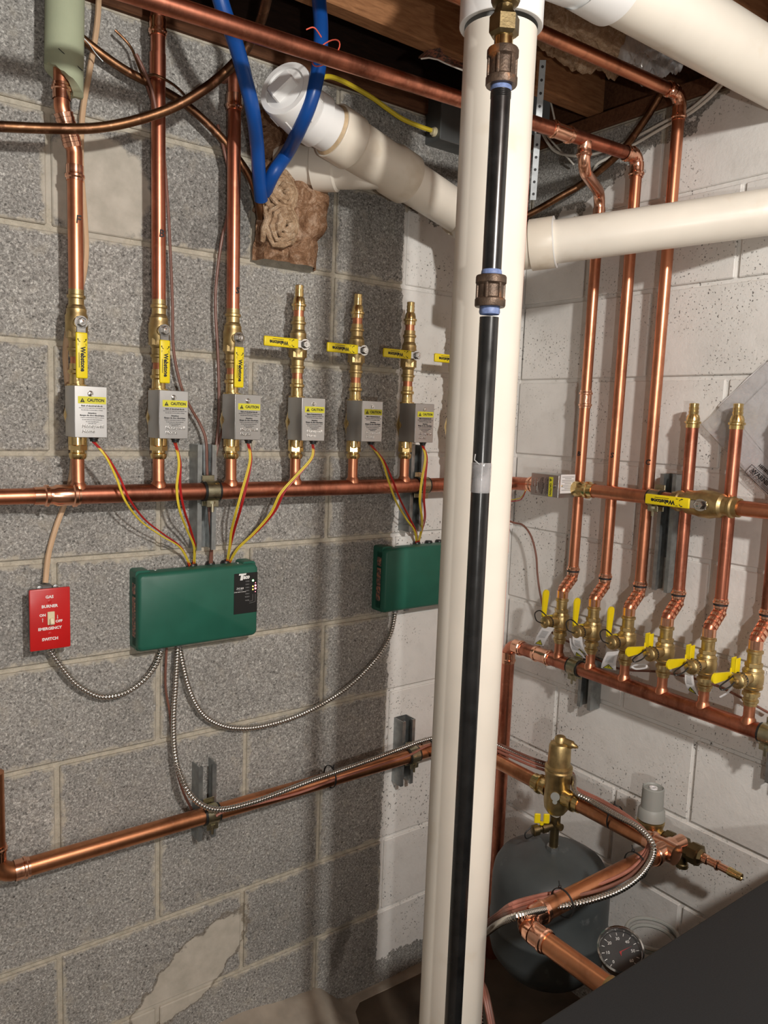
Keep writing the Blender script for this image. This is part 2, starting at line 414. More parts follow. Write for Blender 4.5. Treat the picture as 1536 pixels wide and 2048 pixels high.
# overhead: sub floor, joists, sill plates
g = G(); g.box((-.35, -1.72, 2.55), (3.3, 3.66, .03)); ce = struct(g.make('ceiling', 'subfloor'))
for y in (-.195, -.60, -1.0, -1.4, -1.8, -2.2, -2.6, -3.0):
    g = G(); g.box((-.35, y, 2.41), (3.2, .040, .25), .003); g.make('joist', 'wood', ce)
    for x in (): pass
g = G(); g.box((.0, .055, 2.265), (2.45, .13, .038), .003); struct(g.make('trim_1', 'wood_dark'))
g = G(); g.box((.0, .10, 2.41), (2.45, .04, .25), .003); struct(g.make('trim_2', 'wood_void'))  # rim board, with the shade of the joist gap put into its colour
g = G(); g.box((XC+.06, -.80, 2.265), (.13, 1.6, .038), .003); struct(g.make('trim_3', 'wood_dark'))
g = G(); g.box((XC+.07, -1.3, 2.41), (.04, 2.6, .25), .003); struct(g.make('trim_4', 'wood_dark'))
# ------------------------------------------------------------------ boiler and expansion tank
bo = empty('boiler', 'charcoal boiler cabinet with flat top, in the lower right foreground', 'boiler', (.75, -1.29, 0))
g = G(); g.box((0, 0, .40), (.90, .636, .80), .006, seg=3); g.make('jacket', 'boiler', bo)
g = G(); g.box((0, -.05, .03), (.86, .60, .06), .004); g.make('base', 'black', bo)
g = G(); g.box((-.4515, .0, .45), (.004, .50, .56), .002); g.make('access_panel', 'boiler', bo)
tk = empty('expansion_tank', 'grey steel expansion tank hanging below the brass air separator', 'tank', (1.016, -.40, .0))
g = G(); zt = .515; RT = .138
prof = [(.19, .004), (.185+.012, .05), (.23, .105), (.265, RT-.006), (.29, RT), (.335, RT), (.338, RT+.002), (.346, RT+.002), (.349, RT), (.44, RT), (.468, RT-.004), (.490, RT-.016), (.506, RT-.045), (.514, .06), (.518, .02), (.518, .0)]
g.lathe((0, 0, 0), (0, 0, 1), prof, 44); g.make('shell', 'tank', tk)
g = G(); g.lathe((0, 0, .512), (0, 0, 1), [(0, .022), (.004, .022), (.006, .015), (.016, .015), (.016, .0)], 6); g.make('collar', 'galv', tk)
g = G(); g.lathe((.05, -.06, .185), (0, 0, 1), [(0, .006), (.014, .006), (.014, .0)], 10); g.make('air_valve', 'brass', tk)
# ------------------------------------------------------------------ left wall supply header
HZ, HD, HR = 1.360, .065, .0175
STX = [.0284, .1794, .3323, .4842, .6357, .7858, .937]
hd = empty('supply_header', 'long horizontal copper header under the row of six zone valves', 'pipe', (.4, -HD, HZ))
def P0(parent): return -V(parent.location)
g = G(); off = P0(hd); hx = XC-.085
path = fillet([V((.015, -HD, HZ)), V((hx, -HD, HZ)), V((hx, -.19, HZ+.004))], .045)
g.tube([p+off for p in path], HR, 24); g.make('tube', 'copper_red', hd)
g = G(); g.tube([V((-.32, -HD, HZ))+off, V((-.015, -HD, HZ))+off], .0143, 20); g.make('inlet_tube', 'copper', hd)
g = G(); g.lathe(V((.018, -HD, HZ))+off, (-1, 0, 0), [(-.012, HR), (-.012, HR+.002), (-.008, HR+.002), (-.006, HR+.005), (-.001, HR+.005), (.001, HR+.002), (.028, HR+.002), (.034, .0165), (.040, .0165), (.042, .020), (.047, .020), (.049, .0163), (.066, .0163), (.066, .014)], 24, caps=False)
g.make('reducer', 'copper_new', hd)
for i, x in enumerate(STX):
    g = G(); p = V((x, -HD, HZ))+off
    g.lathe(p, (0, 0, 1), [(.010, .0155), (HR+.001, .0145), (HR+.005, .0116), (HR+.007, .0112), (.074, .0112)], 18); g.make('branch_stub', 'copper', hd)
g = G(); press(g, V((hx, -.175, HZ+.003))+off, (0, 1, 0), HR, .04); g.make('elbow_sleeve', 'copper_new', hd); g = G(); press(g, V((hx-.07, -HD, HZ))+off, (1, 0, 0), HR, .035); g.make('elbow_sleeve', 'copper_new', hd)
# ------------------------------------------------------------------ zone valves (made once, copied)
def make_zone_valve(label):
    z = empty('zone_valve', label, 'valve', (0, 0, 0), 'motorised zone valves')
    # the origin is on the pipe axis at the header's height
    g = G()
    g.lathe((0, 0, .066), (0, 0, 1), [(0, .0112), (0, .0135), (.004, .0155), (.010, .0155), (.012, .0130), (.022, .0128), (.026, .0165), (.040, .0165)], 20)
    g.lathe((0, 0, .082), (0, 0, 1), [(0, .0165), (.012, .0165)], 6)
    g.lathe((0, 0, .100), (0, 0, 1), [(0, .012), (.02, .018), (.045, .024), (.07, .018), (.10, .012)], 20)
    g.lathe((0, 0, .195), (0, 0, 1), [(0, .0175), (.005, .0175), (.006, .0130), (.012, .0130), (.020, .0125), (.023, .0130), (.025, .0158), (.030, .0158), (.032, .0128), (.042, .0128), (.042, .011)], 20)
    g.make('body', 'brass', z)
    g = G(); g.lathe((0, 0, .237), (0, 0, 1), [(-.003, .0111), (.018, .0111)], 18); g.make('nipple', 'copper', z)
    bx0, bx1, by0, by1, bz0, bz1 = -.0215, .0345, -.060, .000, .107, .197
    g = G(); g.box(((bx0+bx1)/2, (by0+by1)/2, (bz0+bz1)/2), (bx1-bx0, by1-by0, bz1-bz0), .0015, seg=2); cv = g.make('cover', 'cover', z)
    g = G(); g.box(((bx0+bx1)/2, by0-.0006, (bz0+bz1)/2), (bx1-bx0-.001, .0012, bz1-bz0-.001), .0004); g.make('front_plate', 'cover', z)
    cx = (bx0+bx1)/2+.002; fy = by0-.0013
    g = G(); g.lathe((cx-.003, fy, bz1-.013), (0, -1, 0), [(0, .0052), (.0006, .0052), (.0006, .0042), (.0002, .0040), (.0016, .0034), (.0022, .0016), (.0022, 0)], 18); g.make('screw', 'steel', z)
    lb = G(); lb.box((cx, fy, bz1-.0245), (.048, .0004, .0125), .0001); lbo = lb.make('caution_label', 'label_yellow', z)
    tri = G(); tri.prism([(cx-.0205, fy-.0002, bz1-.0285), (cx-.0125, fy-.0002, bz1-.0285), (cx-.0165, fy-.0002, bz1-.0210)], (0, -.0003, 0)); tri.make('warning_triangle', 'ink', lbo)
    text('!', .0065, 'label_yellow', lbo, T(cx-.0165, fy-.0007, bz1-.0261) @ FRONT)
    text('CAUTION', .0074, 'ink', lbo, T(cx+.0062, fy-.0003, bz1-.0247) @ FRONT, bold=.00025, sx=.88)
    y = bz1-.0345
    for bd, s, st in (('Risk of electrical shock.', .0039, 0), ('Disconnect power supply before removing the cover', .0021, .0037), ('from this valve to prevent injury or damage.', .0021, .0072),
                      ('Attention:', .0036, .0125), ('Risque de choc \u00e9lectrique.', .0039, .0165), ('Couper le courant avant de retirer le couvercle', .0021, .0204), ('de cette vanne pour \u00e9viter les blessures.', .0021, .0240), ('No user serviceable parts', .0021, .0275), ('inside this cover', .0021, .0305)):
        text(bd, s, 'ink', z, T(cx, fy-.0002, y-st) @ FRONT, bold=.00012 if s > .003 else .00003, res=1, name='small_print')
    text('Honeywell', .0088, 'steel', z, T(cx-.018, fy-.0002, bz0+.0200) @ FRONT, 'LEFT', name='embossed_lettering', ext=.0006, bold=.0001)
    text('Home', .0088, 'steel', z, T(cx-.018, fy-.0002, bz0+.0110) @ FRONT, 'LEFT', name='embossed_lettering', ext=.0006, bold=.0001)
    g = G(); g.lathe((cx+.006, by0+.012, bz0+.001), (0, 0, -1), [(0, .0085), (.003, .0085), (.004, .0070), (.008, .0065), (.008, .0)], 14); g.make('strain_relief', 'black', z)
    g = G(); g.lathe((cx-.004, by0+.010, bz1-.0005), (0, 0, 1), [(0, .0032), (.0015, .0028), (.002, 0)], 12); g.make('top_screw', 'steel', z)
    return z
zl = ['zone valve at the far left, first along the copper header', 'zone valve second from left, under the riser marked B',
      'zone valve third from left, beside the metal strut and thermostat wires', 'zone valve fourth from left, wires running down left to the control box',
      'zone valve fifth from left, in the shadow of the white pipe', 'zone valve sixth from left, on the white painted part of the wall', 'zone valve behind the white drain pipe, mostly hidden']
zv = make_zone_valve(zl[0]); zv.location = (STX[0], -HD, HZ)
for x, lbx in zip(STX[1:], zl[1:]): dup(zv, (x, -HD, HZ), lbx)
# the right-hand one lies on its side in the horizontal supply pipe
# ------------------------------------------------------------------ ball valves
BVZ = 1.668
def make_ball_valve(label):
    b = empty('ball_valve', label, 'valve', (0, 0, 0), 'yellow handled ball valves')
    r = .0112; g = G()
    for s in (1, -1):
        g.lathe((0, 0, s*.026), (0, 0, s), [(0, .0160), (.004, .0150), (.006, r+.0022), (.0165, r+.0020), (.018, r+.0046), (.0225, r+.0046), (.024, r+.0020), (.033, r+.0020), (.033, r)], 22, caps=False)
    g.lathe((0, 0, -.027), (0, 0, 1), [(0, .0135), (.002, .0172), (.010, .0172), (.014, .0192), (.028, .0192), (.040, .0192), (.044, .0172), (.052, .0172), (.054, .0135)], 24)
    g.lathe((0, 0, -.026), (0, 0, 1), [(0, .0192), (.012, .0192)], 6)
    g.lathe((0, 0, 0), (0, -1, 0), [(.010, .0105), (.022, .0105), (.023, .0075), (.028, .0075)], 16)
    g.make('body', 'brass_dull', b)
    g = G(); g.lathe((0, -.024, 0), (0, -1, 0), [(0, .0038), (.014, .0038), (.0145, .0)], 12); g.lathe((0, -.0315, 0), (0, -1, 0), [(0, .0082), (.005, .0082), (.0058, .0070)], 6); g.make('stem_nut', 'steel', b)
    lv = G(); lv.box((0, -.0295, -.010), (.0165, .0026, .040), .001); lv.lathe((0, -.0282, 0), (0, -1, 0), [(0, .0115), (.0026, .0115)], 18)
    lever = lv.make('lever', 'steel', b)
    gp = G(); gp.box((0, -.0300, -.0575), (.0200, .0062, .0800), .0024, seg=3); gp.make('grip', 'yellow', lever)
    rt = Matrix.Rotation(PI/2, 4, 'Y')                 # writing that runs downwards
    text('Webstone', .0112, 'ink', lever, T(.0012, -.0333, -.064) @ rt @ FRONT, bold=.0005, ext=.0001, sx=.9)
    text('A brand you can trust', .0030, 'ink', lever, T(-.0055, -.0333, -.062) @ rt @ FRONT, bold=.0001, ext=.0001, res=1, sx=.9) if False else None
    g = G(); g.box((-.0052, -.0332, -.066), (.0010, .0002, .026)); g.make('underline_print', 'ink', lever); g = G()
    for s in (1, -1):                                   # open / shut arrows
        pts = [V((s*(.0022+.0045*math.sin(a)), -.0333, -.032-.0045*math.cos(a)*.9+.002)) for a in np.linspace(.2, 1.5, 6)]
        g.tube(pts, .0006, 5); e = pts[-1]; g.lathe(e, (pts[-1]-pts[-2]), [(0, .0016), (.0025, .0)], 6); g.make('arrow_print', 'ink', lever); g = G()
    text('OFF', .0026, 'ink', lever, T(.0065, -.0333, -.0385) @ rt @ FRONT, res=1); text('ON', .0026, 'ink', lever, T(-.0065, -.0333, -.0385) @ rt @ FRONT, res=1)
    return b
bl = ['ball valve with hanging yellow handle, leftmost riser, under the letter F', 'ball valve with hanging yellow handle on the riser marked B', 'ball valve with hanging yellow handle on the third riser, right of the brown wires',
      'closed ball valve with yellow handle pointing left, leftmost of the capped stations', 'closed ball valve with yellow handle pointing left, beside the shadow edge on grey block', 'closed ball valve with yellow handle pointing left, at the edge of the white paint', 'closed ball valve whose yellow handle peeks out left of the white drain pipe']
bv = make_ball_valve(bl[0]); bv.location = (STX[0], -HD, BVZ)
def set_lever(root, a):
    for c in root.children:
        if c.name.startswith('lever'): c.rotation_euler = (0, a, 0)
for i in range(1, 7):
    q = dup(bv, (STX[i], -HD, BVZ), bl[i])
    if i > 2: set_lever(q, PI/2)
# capped stations: copper nipple and brass barb
def make_barb(label, name='barb_adapter'):
    b = empty(name, label, 'fitting', (0, 0, 0), 'brass barbed ends')
    g = G(); g.lathe((0, 0, -.012), (0, 0, 1), [(0, .0110), (.022, .0110)], 18); g.make('nipple', 'copper', b)
    g = G(); g.lathe((0, 0, .004), (0, 0, 1), [(0, .0112), (0, .0132), (.008, .0130), (.0095, .0156), (.0135, .0156), (.015, .0130), (.020, .0128), (.028, .0105), (.029, .0088), (.036, .0098), (.0365, .0086), (.044, .0096), (.0445, .0086), (.0520, .0092), (.053, .0080), (.053, .0060), (.045, .006), (.045, 0)], 20); g.make('barb', 'brass', b)
    return b
kl = ['brass barbed stub end on the fourth station, tallest of the row', 'brass barbed stub end on the fifth station, in the shadow band', 'brass barbed stub end on the sixth station against white paint', 'brass barbed stub end hidden behind the white pipe']
bb = make_barb(kl[0]); bb.location = (STX[3], -HD, 1.736)
for i in (4, 5, 6): dup(bb, (STX[i], -HD, 1.736), kl[i-3])
# ------------------------------------------------------------------ left risers
def riser(name, label, pts, r, mat, rad=.03, n=20, hubs=(), loc=None, fmat='copper_new', parts=None):
    loc = loc or pts[0]; e = empty(name, label, 'pipe', loc); off = -V(loc)
    g = G(); g.tube([p+off for p in fillet(pts, rad)] if len(pts) > 2 else [V(p)+off for p in pts], r, n); g.make('tube', mat, e)
    for p, d, ln in hubs:
        g = G(); press(g, V(p)+off, d, r, ln, n); g.make('press_sleeve', fmat, e)
    return e, off
RR = .0130
def scribble(parent, off, body, size, p, tilt=0., face='left'):
    m = T(*(V(p)+off)) @ (Matrix.Rotation(-PI/2, 4, 'Z') if face == 'right' else Matrix()) @ Matrix.Rotation(tilt, 4, 'Y') @ FRONT
    text(body, size, 'ink', parent, m, name='marker_writing', shear=.1, ext=.0015, bold=.0002)
x = STX[0]; pB = V((x, -HD, 1.700)); pT = L(156, 335, .065); pT = V((x+.001, -HD, pT.z)); pE = L(123, 215, .070); pE2 = L(122, 60, .070)
rs, off = riser('copper_riser', 'copper riser marked F at far left, jogging into a green foam sleeve', [pB, V((x, -HD, pT.z+.025)), V((pE.x, -.072, pE.z-.0)), V((pE.x, -.072, 2.26))], RR, 'copper', .028,
    hubs=[((x, -HD, pT.z+.002), (0, 0, -1), .026), ((pE.x, -.072, pE.z+.012), (0, 0, 1), .026)])
g = G()
for i in range(7):
    a = V((x, -HD, pT.z+.025)); b = V((pE.x, -.072, pE.z)); c = a.lerp(b, .15+.11*i)+off; dd = (b-a).normalized()
    g.lathe(c, dd, [(-.003, RR), (-.003, RR+.0022), (.004, RR+.0034), (.005, RR)], 18, caps=False)
g.make('elbow_pair', 'copper_new', rs)
scribble(rs, off, 'F', .020, (x+.001, -HD-RR+.0008, 1.845))
x = STX[1]
rs, off = riser('copper_riser', 'straight copper riser marked B, second from left', [V((x, -HD, 1.700)), V((x-.003, -HD, 2.285))], RR, 'copper_red',
    hubs=[((x-.003, -HD, 2.225), (0, 0, -1), .03)])
scribble(rs, off, 'B', .020, (x, -HD-RR+.0008, 1.846))
g = G(); g.lathe(V((x-.003, -HD, 2.12))+off, (0, 0, 1), [(0, RR), (0, RR+.0015), (.045, RR+.0015), (.045, RR)], 20, caps=False); g.make('coupling', 'copper_red', rs)
x = STX[2]
rs, off = riser('copper_riser', 'copper riser marked S, third from left, elbowing back under the blue tubes', [V((x, -HD, 1.700)), V((x-.003, -HD, 2.178)), V((x-.003, -.012, 2.184))], RR, 'copper_red', .022,
    hubs=[((x-.003, -HD, 2.135), (0, 0, -1), .03)])
scribble(rs, off, 'S', .018, (x+.003, -HD-RR+.0008, 1.762))
# foam sleeve over the first riser
fs_ = empty('foam_sleeve', 'pale green foam pipe sleeve with torn slanted end, top left corner', 'insulation', (pE.x, -.072, 2.1))
g = G(); N = 28; rings = []
axp = [L(131, 105, .072), L(136, -40, .072)]
for ri, ro in ((0, 1),):
    low = []; top = []; lowi = []; topi = []
    for j in range(N):
        a = 2*PI*j/N; dx, dy = math.cos(a), math.sin(a)
        cut = 2.070 - .020*dx + .006*noise.noise(V((dx*3, dy*3, 1)))
        for lst, rr in ((low, .0310), (lowi, .0145)): lst.append(V((pE.x+.004+dx*rr, -.072+dy*rr, cut)) - V(fs_.location))
        for lst, rr in ((top, .0310), (topi, .0145)): lst.append(V((pE.x+.012+dx*rr, -.072+dy*rr, 2.40)) - V(fs_.location))
    g.ring_sweep([topi, lowi, low, [a.lerp(b, .5) for a, b in zip(low, top)], top], caps=False)
g.make('sleeve', 'foam', fs_, ang=50)
g = G(); g.tube([V((pE.x-.012, -.1030, 2.108))+(-V(fs_.location)), V((pE.x+.028, -.0975, 2.086))+(-V(fs_.location))], .0008, 5); g.make('tear', 'ink', fs_)
# ------------------------------------------------------------------ right wall: lower return header and risers
RD, RHZ, RISD = .085, .921, .050
SY = [-.267, -.3665, -.466, -.5665, -.667, -.768]
rh = empty('return_header', 'sloping copper return header under the row of brass purge valves', 'pipe', (XC-RD, -.45, RHZ)); off = -V(rh.location); rx = XC-RD
g = G(); g.tube([p+off for p in fillet([V((rx, -.95, RHZ)), V((rx, -.093, RHZ)), V((rx, -.093, .0))], .032)], HR, 24); g.make('tube', 'copper_red', rh)
for y in SY:
    g = G(); g.lathe(V((rx, y, RHZ))+off, (0, 0, 1), [(.008, .0155), (HR+.001, .0145), (HR+.005, .0116), (HR+.007, .0112), (.055, .0112)], 18); g.make('branch_stub', 'copper', rh)
g = G(); press(g, V((rx, -.115, RHZ))+off, (0, -1, 0), HR, .03); g.make('elbow_sleeve', 'copper_new', rh); g = G(); press(g, V((rx, -.093, RHZ-.022))+off, (0, 0, -1), HR, .03); g.make('elbow_sleeve', 'copper_new', rh)
g = G(); press(g, V((rx, -.215, RHZ))+off, (0, 1, 0), HR, .028); press(g, V((rx, -.215, RHZ))+off, (0, -1, 0), HR, .028); g.make('coupling', 'copper_new', rh)
def make_purge(label, closed):
    p = empty('purge_valve', label, 'valve', (0, 0, 0), 'brass purge valves on the return header')
    r = .0112; g = G()     # origin on header axis; front is -y
    g.lathe((0, 0, .048), (0, 0, 1), [(0, r), (0, r+.0022), (.006, r+.0022), (.0075, r+.0048), (.012, r+.0048), (.0135, r+.0022), (.019, r+.0022), (.0195, .0155), (.027, .0155), (.0275, .0142), (.032, .0150), (.036, .0190), (.0365, .0208), (.041, .0215), (.0415, .0200), (.050, .0215), (.062, .0215), (.0695, .0195), (.070, .0210), (.074, .0205), (.0745, .0185), (.080, .0160), (.0805, .0148), (.088, .0148), (.0885, r+.0024), (.108, r+.0024), (.1095, r+.0050), (.1145, r+.0050), (.116, r+.0022), (.130, r+.0022), (.130, r)], 24, caps=False)
    for z6 in (.068, .129): g.lathe((0, 0, z6), (0, 0, 1), [(0, .0172), (.008, .0172)], 6)
    g.lathe((0, 0, .108), (0, -1, 0), [(.010, .0125), (.034, .0120), (.036, .0140), (.046, .0140)], 18)
    g.make('body', 'brass_dull', p)
    g = G(); g.lathe((0, -.046, .108), (0, -1, 0), [(0, .0150), (.014, .0150), (.0155, .0135), (.017, .0060), (.022, .0045), (.0225, 0)], 20)
    for k in range(20):
        a = 2*PI*k/20; g.box((math.cos(a)*.0150, -.053, .108+math.sin(a)*.0150), (.0018, .012, .0018))
    g.make('cap', 'brass_dull', p)
    g = G(); g.lathe((0, -.044, .108), (0, -1, 0), [(0, .0158), (.004, .0158)], 20, caps=False)
    if closed: pts = [V((-.004, -.050, .124)), V((-.010, -.070, .112)), V((-.014, -.095, .100)), V((-.006, -.100, .096)), V((-.002, -.080, .100)), V((0, -.069, .108))]
    else: pts = [V((-.006, -.048, .123)), V((-.016, -.062, .136)), V((-.014, -.082, .132)), V((-.006, -.084, .116)), V((0, -.069, .108))]
    g.tube(spline(pts, 6), .0016, 6); g.make('cap_strap', 'black', p)
    h = G()
    h.box((-.026, -.030, .117), (.003, .020, .016), .0008)
    for k in (-1, 1): h.box((-.0215+k*.0045, -.030, .131), (.0022, .017, .030), .0006)
    h.box((-.0215, -.0375, .131), (.010, .002, .030), .0006)
    bl_ = [(-.0275, -.034, .110)]
    N = 8; W2 = .0105; end = -.096
    poly = [(-.0275, -.036, .108+W2*.4+.004), (-.0275, end, .113+W2)] + [(-.0275, end-math.sin(PI*k/N)*W2, .113+math.cos(PI*k/N)*W2) for k in range(1, N)] + [(-.0275, end, .113-W2), (-.0275, -.036, .108-W2*.4)]
    h.prism(poly, (.0042, 0, 0))
    hn = h.make('handle', 'yellow', p)
    if not closed:                                     # turned a quarter: blade points up
        mt = T(-.026, -.034, .112) @ Matrix.Rotation(-PI/2, 4, 'X') @ T(.026, .034, -.112); hn.data.transform(mt)
    g = G(); g.lathe((-.014, -.034, .112), (-1, 0, 0), [(0, .0065), (.010, .0065), (.012, .004), (.018, .004)], 12); g.make('stem', 'steel', p)
    return p
pl_ = ['purge valve at the left end of the return header, yellow handle upright', 'purge valve second from left, yellow handle upright, two tags', 'purge valve third from left, yellow handle upright, tag on black ring',
       'purge valve fourth from left, handle turned out, ring tag below', 'purge valve fifth from left, handle turned out, curled tag', 'purge valve sixth from left, beside the right edge, handle turned out']
po = make_purge(pl_[0], False); po.location = (rx, SY[0], RHZ); po.rotation_euler = (0, 0, -PI/2)
for i in (1, 2): dup(po, (rx, SY[i], RHZ), pl_[i])
pc_ = make_purge(pl_[3], True); pc_.location = (rx, SY[3], RHZ); pc_.rotation_euler = (0, 0, -PI/2)
for i in (4, 5): dup(pc_, (rx, SY[i], RHZ), pl_[i])
# paper tags hanging from the purge valves
def card(label, pts_top, pts_bot, group='paper tags on the purge valves'):
    """curled card between a top and a bottom edge (each two points)"""
    a, b = pts_top; c, d = pts_bot; loc = (a+b)*.5; e = empty('paper_tag', label, 'tag', loc, group); g = G(); n = 8; vs = []; fs = []
    nr = (b-a).cross(c-a).normalized(); sgn = 1 if nr.dot(CP-loc) > 0 else -1; nr = nr*sgn
    for lay in (0, 1):
        for i in range(n+1):
            t = i/n; bend = nr*(.006*math.sin(t*PI)) - nr*(.0006*lay)
            for s in (0, 1): vs.append((a.lerp(c, t) if s == 0 else b.lerp(d, t)) + bend - loc)
    m = 2*(n+1)
    for i in range(n): fs += [(2*i, 2*i+1, 2*i+3, 2*i+2), (m+2*i, m+2*i+2, m+2*i+3, m+2*i+1), (2*i, 2*i+2, m+2*i+2, m+2*i), (2*i+1, m+2*i+1, m+2*i+3, 2*i+3)]
    fs += [(0, m, m+1, 1), (2*n, 2*n+1, m+2*n+1, m+2*n)]
    g.add(vs, fs); g.make('card', 'paper', e)
    def pt(s, t, h=.0008): return a.lerp(c, t).lerp(b.lerp(d, t), s) + nr*(.006*math.sin(t*PI)+h) - loc
    g = G(); g.prism([pt(.15, .93), pt(.85, .93), pt(.5, .66)], nr*.0004); tr = g.make('triangle', 'label_yellow', e)
    g = G(); q = [pt(.15, .93), pt(.85, .93), pt(.5, .66)]
    for k in range(3): g.tube([q[k]+nr*.0006, q[(k+1) % 3]+nr*.0006], .0006, 4)
    g.tube([pt(.5, .74)+nr*.0006, pt(.5, .84)+nr*.0006], .0007, 4); g.make('triangle_outline', 'ink', e)
    g = G()
    for t in (.2, .26, .32, .38, .44, .5): g.prism([pt(.2, t), pt(.8, t), pt(.8, t+.02), pt(.2, t+.02)], nr*.0002)
    g.make('small_print', 'grey_ink', e)
    return e
def tagR(label, q, d): card(label, (R(*q[0], d), R(*q[1], d)), (R(*q[2], d-.012), R(*q[3], d-.012)))
tagR('white warning tag hanging from the leftmost purge valve', ((1086, 1252), (1109, 1256), (1068, 1288), (1087, 1292)), .146)
tagR('white warning tag on second purge valve, the front one of its two', ((1145, 1272), (1164, 1274), (1155, 1300), (1176, 1312)), .146)
tagR('white warning tag on second purge valve, partly behind another tag', ((1139, 1276), (1156, 1280), (1151, 1312), (1171, 1317)), .140)
tagR('white warning tag on black ring below the third purge valve', ((1214, 1304), (1238, 1302), (1202, 1336), (1232, 1341)), .138)
tagR('curled white warning tag hanging below the fifth purge valve', ((1370, 1343), (1386, 1342), (1376, 1380), (1397, 1392)), .138)
for lb, q in (('white ring tag lying open below the fourth purge valve', [(1262, 1333), (1272, 1330), (1285, 1328), (1293, 1331), (1290, 1336), (1272, 1338), (1262, 1333)]), ('clear curled strip below the sixth purge valve', [(1462, 1356), (1464, 1370), (1456, 1384), (1440, 1394)])):
    e = empty('paper_tag', lb, 'tag', R(*q[0], .12), 'paper tags on the purge valves'); g = G(); g.tube([p-V(e.location) for p in spline([R(u, v, .12) for u, v in q], 5)], .0022, 6); g.make('strip', 'paper', e)
# risers of the right wall
risx = XC-RISD
def rriser(label, i, top, hubs=(), rad=.03, r=.0130, mat='copper'):
    y = SY[i]; pts = [V((rx, y, RHZ+.172)), V((rx, y, RHZ+.184)), V((risx, y, RHZ+.216)), V((risx, y, RHZ+.24))]+top
    hubs = [((risx, y, RHZ+.224), (0, 0, 1), .020)]+list(hubs)
    e, off = riser('copper_riser', label, pts, r, mat, .014, hubs=hubs)
    g = G()
    for k in range(4):
        a = V((rx, y, RHZ+.184)); b = V((risx, y, RHZ+.216)); c = a.lerp(b, .1+.26*k)+off
        g.lathe(c, (b-a), [(-.003, r), (-.003, r+.0016), (.004, r+.0022), (.005, r)], 18, caps=False)
    g.lathe(V((rx, y, RHZ+.176))+off, (0, 0, 1), [(-.01, r), (-.01, r+.0012), (.008, r+.0012), (.008, r)], 18, caps=False)
    g.make('elbow_pair', 'copper_new', e)
    g = G(); g.lathe(V((risx, y, RHZ+.229))+off, (0, 0, 1), [(0, r+.0022), (.006, r+.0022)], 18, caps=False); g.make('ink_band', 'ink', e)
    return e, off
T1Y, T1Z, T2Y, T2Z = -.366, 2.135, -.45, 2.238
y = SY[0]
def rtop(i, z): return V((risx, SY[i]-.006, z))
a = rtop(0, 2.032); sE = R(1165, 330, .05)
e, off = rriser('copper riser marked B on right wall, S bend up to the overhead tee', 0, [a])
g = G(); jx = V((risx, T1Y+0.0, T1Z))
tee = V((1.02, T1Y, T1Z))
TX1 = 1.002
sp = fillet([V((risx, y-.006, 2.03)), V((risx, y-.006, 2.074)), V((TX1, T1Y-.006, 2.068)), V((TX1, T1Y-.006, 2.128))], .034)
g.tube([p+off for p in sp], .0132, 18); g.make('s_bend', 'copper_new', e)
g = G(); press(g, a+off+V((0, 0, .008)), (0, 0, -1), .013, .028); g.make('press_sleeve', 'copper_new', e); g = G(); press(g, V((TX1, T1Y-.006, 2.108))+off, (0, 0, -1), .0132, .014, at_=.009); g.make('press_sleeve', 'copper_new', e)
g = G(); press(g, V((risx, SY[0]-.003, 1.585))+off, (0, 0, 1), .013, .022); press(g, V((risx, SY[0]-.003, 1.585))+off, (0, 0, -1), .013, .022); g.make('coupling', 'copper_new', e)
scribble(e, off, 'B', .016, (risx-.0125, y-.004, 1.45), 0, 'right')
e2, off2 = rriser('copper riser marked S, second on the right wall, bending into the overhead pipe', 1, [rtop(1, T1Z-.02)])
scribble(e2, off2, 'S', .017, (risx-.0125, SY[1]-.004, 1.452), 0, 'right')
e3, off3 = rriser('copper riser marked C, third on the right wall, tallest of the three', 2, [rtop(2, T2Z-.02)])
scribble(e3, off3, 'C', .017, (risx-.0125, SY[2]-.004, 1.442), 0, 'right')
for i, lb in ((3, 'short copper riser with brass barb, right of the metal strut'), (4, 'short copper riser with brass barb, in front of the hanging bag'), (5, 'short copper riser at the right edge of the picture')):
    rriser(lb, i, [V((risx, SY[i], 1.525))], mat='copper_red')
kb = ['brass barb on the short riser just right of the strut', 'brass barb on the short riser in front of the plastic bag', 'brass barb on the riser outside the right edge']
for i in (3, 4, 5):
    q = dup(bb, (risx, SY[i], 1.520), kb[i-3]); q.scale = (1.12, 1.12, 1.0)
# overhead copper mains
m1, off = riser('copper_main', 'thick overhead copper pipe running from top left to the second right riser', [V((-.35, T1Y-.006, T1Z-.047)), V((risx, SY[1]-.006, T1Z)), V((risx, SY[1]-.006, T1Z-.045))], .0143, 'copper_red', .026)
g = G(); press(g, V((risx-.045, SY[1]-.006, T1Z-.0015))+off, (1, 0, 0), .0143, .02, at_=.008); press(g, V((risx, SY[1]-.006, T1Z-.022))+off, (0, 0, -1), .0143, .024)
for k in range(4):
    ang = PI/2*(k+.5)/4; c = V((risx-.026, SY[1]-.006, T1Z-.024)) + V((math.sin(ang), 0, math.cos(ang)))*.026
    g.lathe(c+off, (math.cos(ang), 0, -math.sin(ang)), [(-.005, .0143), (-.005, .0160), (.005, .0160), (.005, .0143)], 18, caps=False)
g.make('elbow', 'copper_new', m1)
g = G(); c = V((.925, T1Y-.006, T1Z-.008)); press(g, c+off, (1, 0, 0), .0143, .032); press(g, c+off, (-1, 0, 0), .0143, .032); g.make('coupling', 'copper_new', m1)
g = G(); c = V((TX1, T1Y-.006, T1Z-.006)); g.lathe(c+off, (0, 0, -1), [(.005, .0155), (.020, .0150), (.022, .0135), (.028, .0135)], 18); g.make('tee_outlet', 'copper_new', m1)
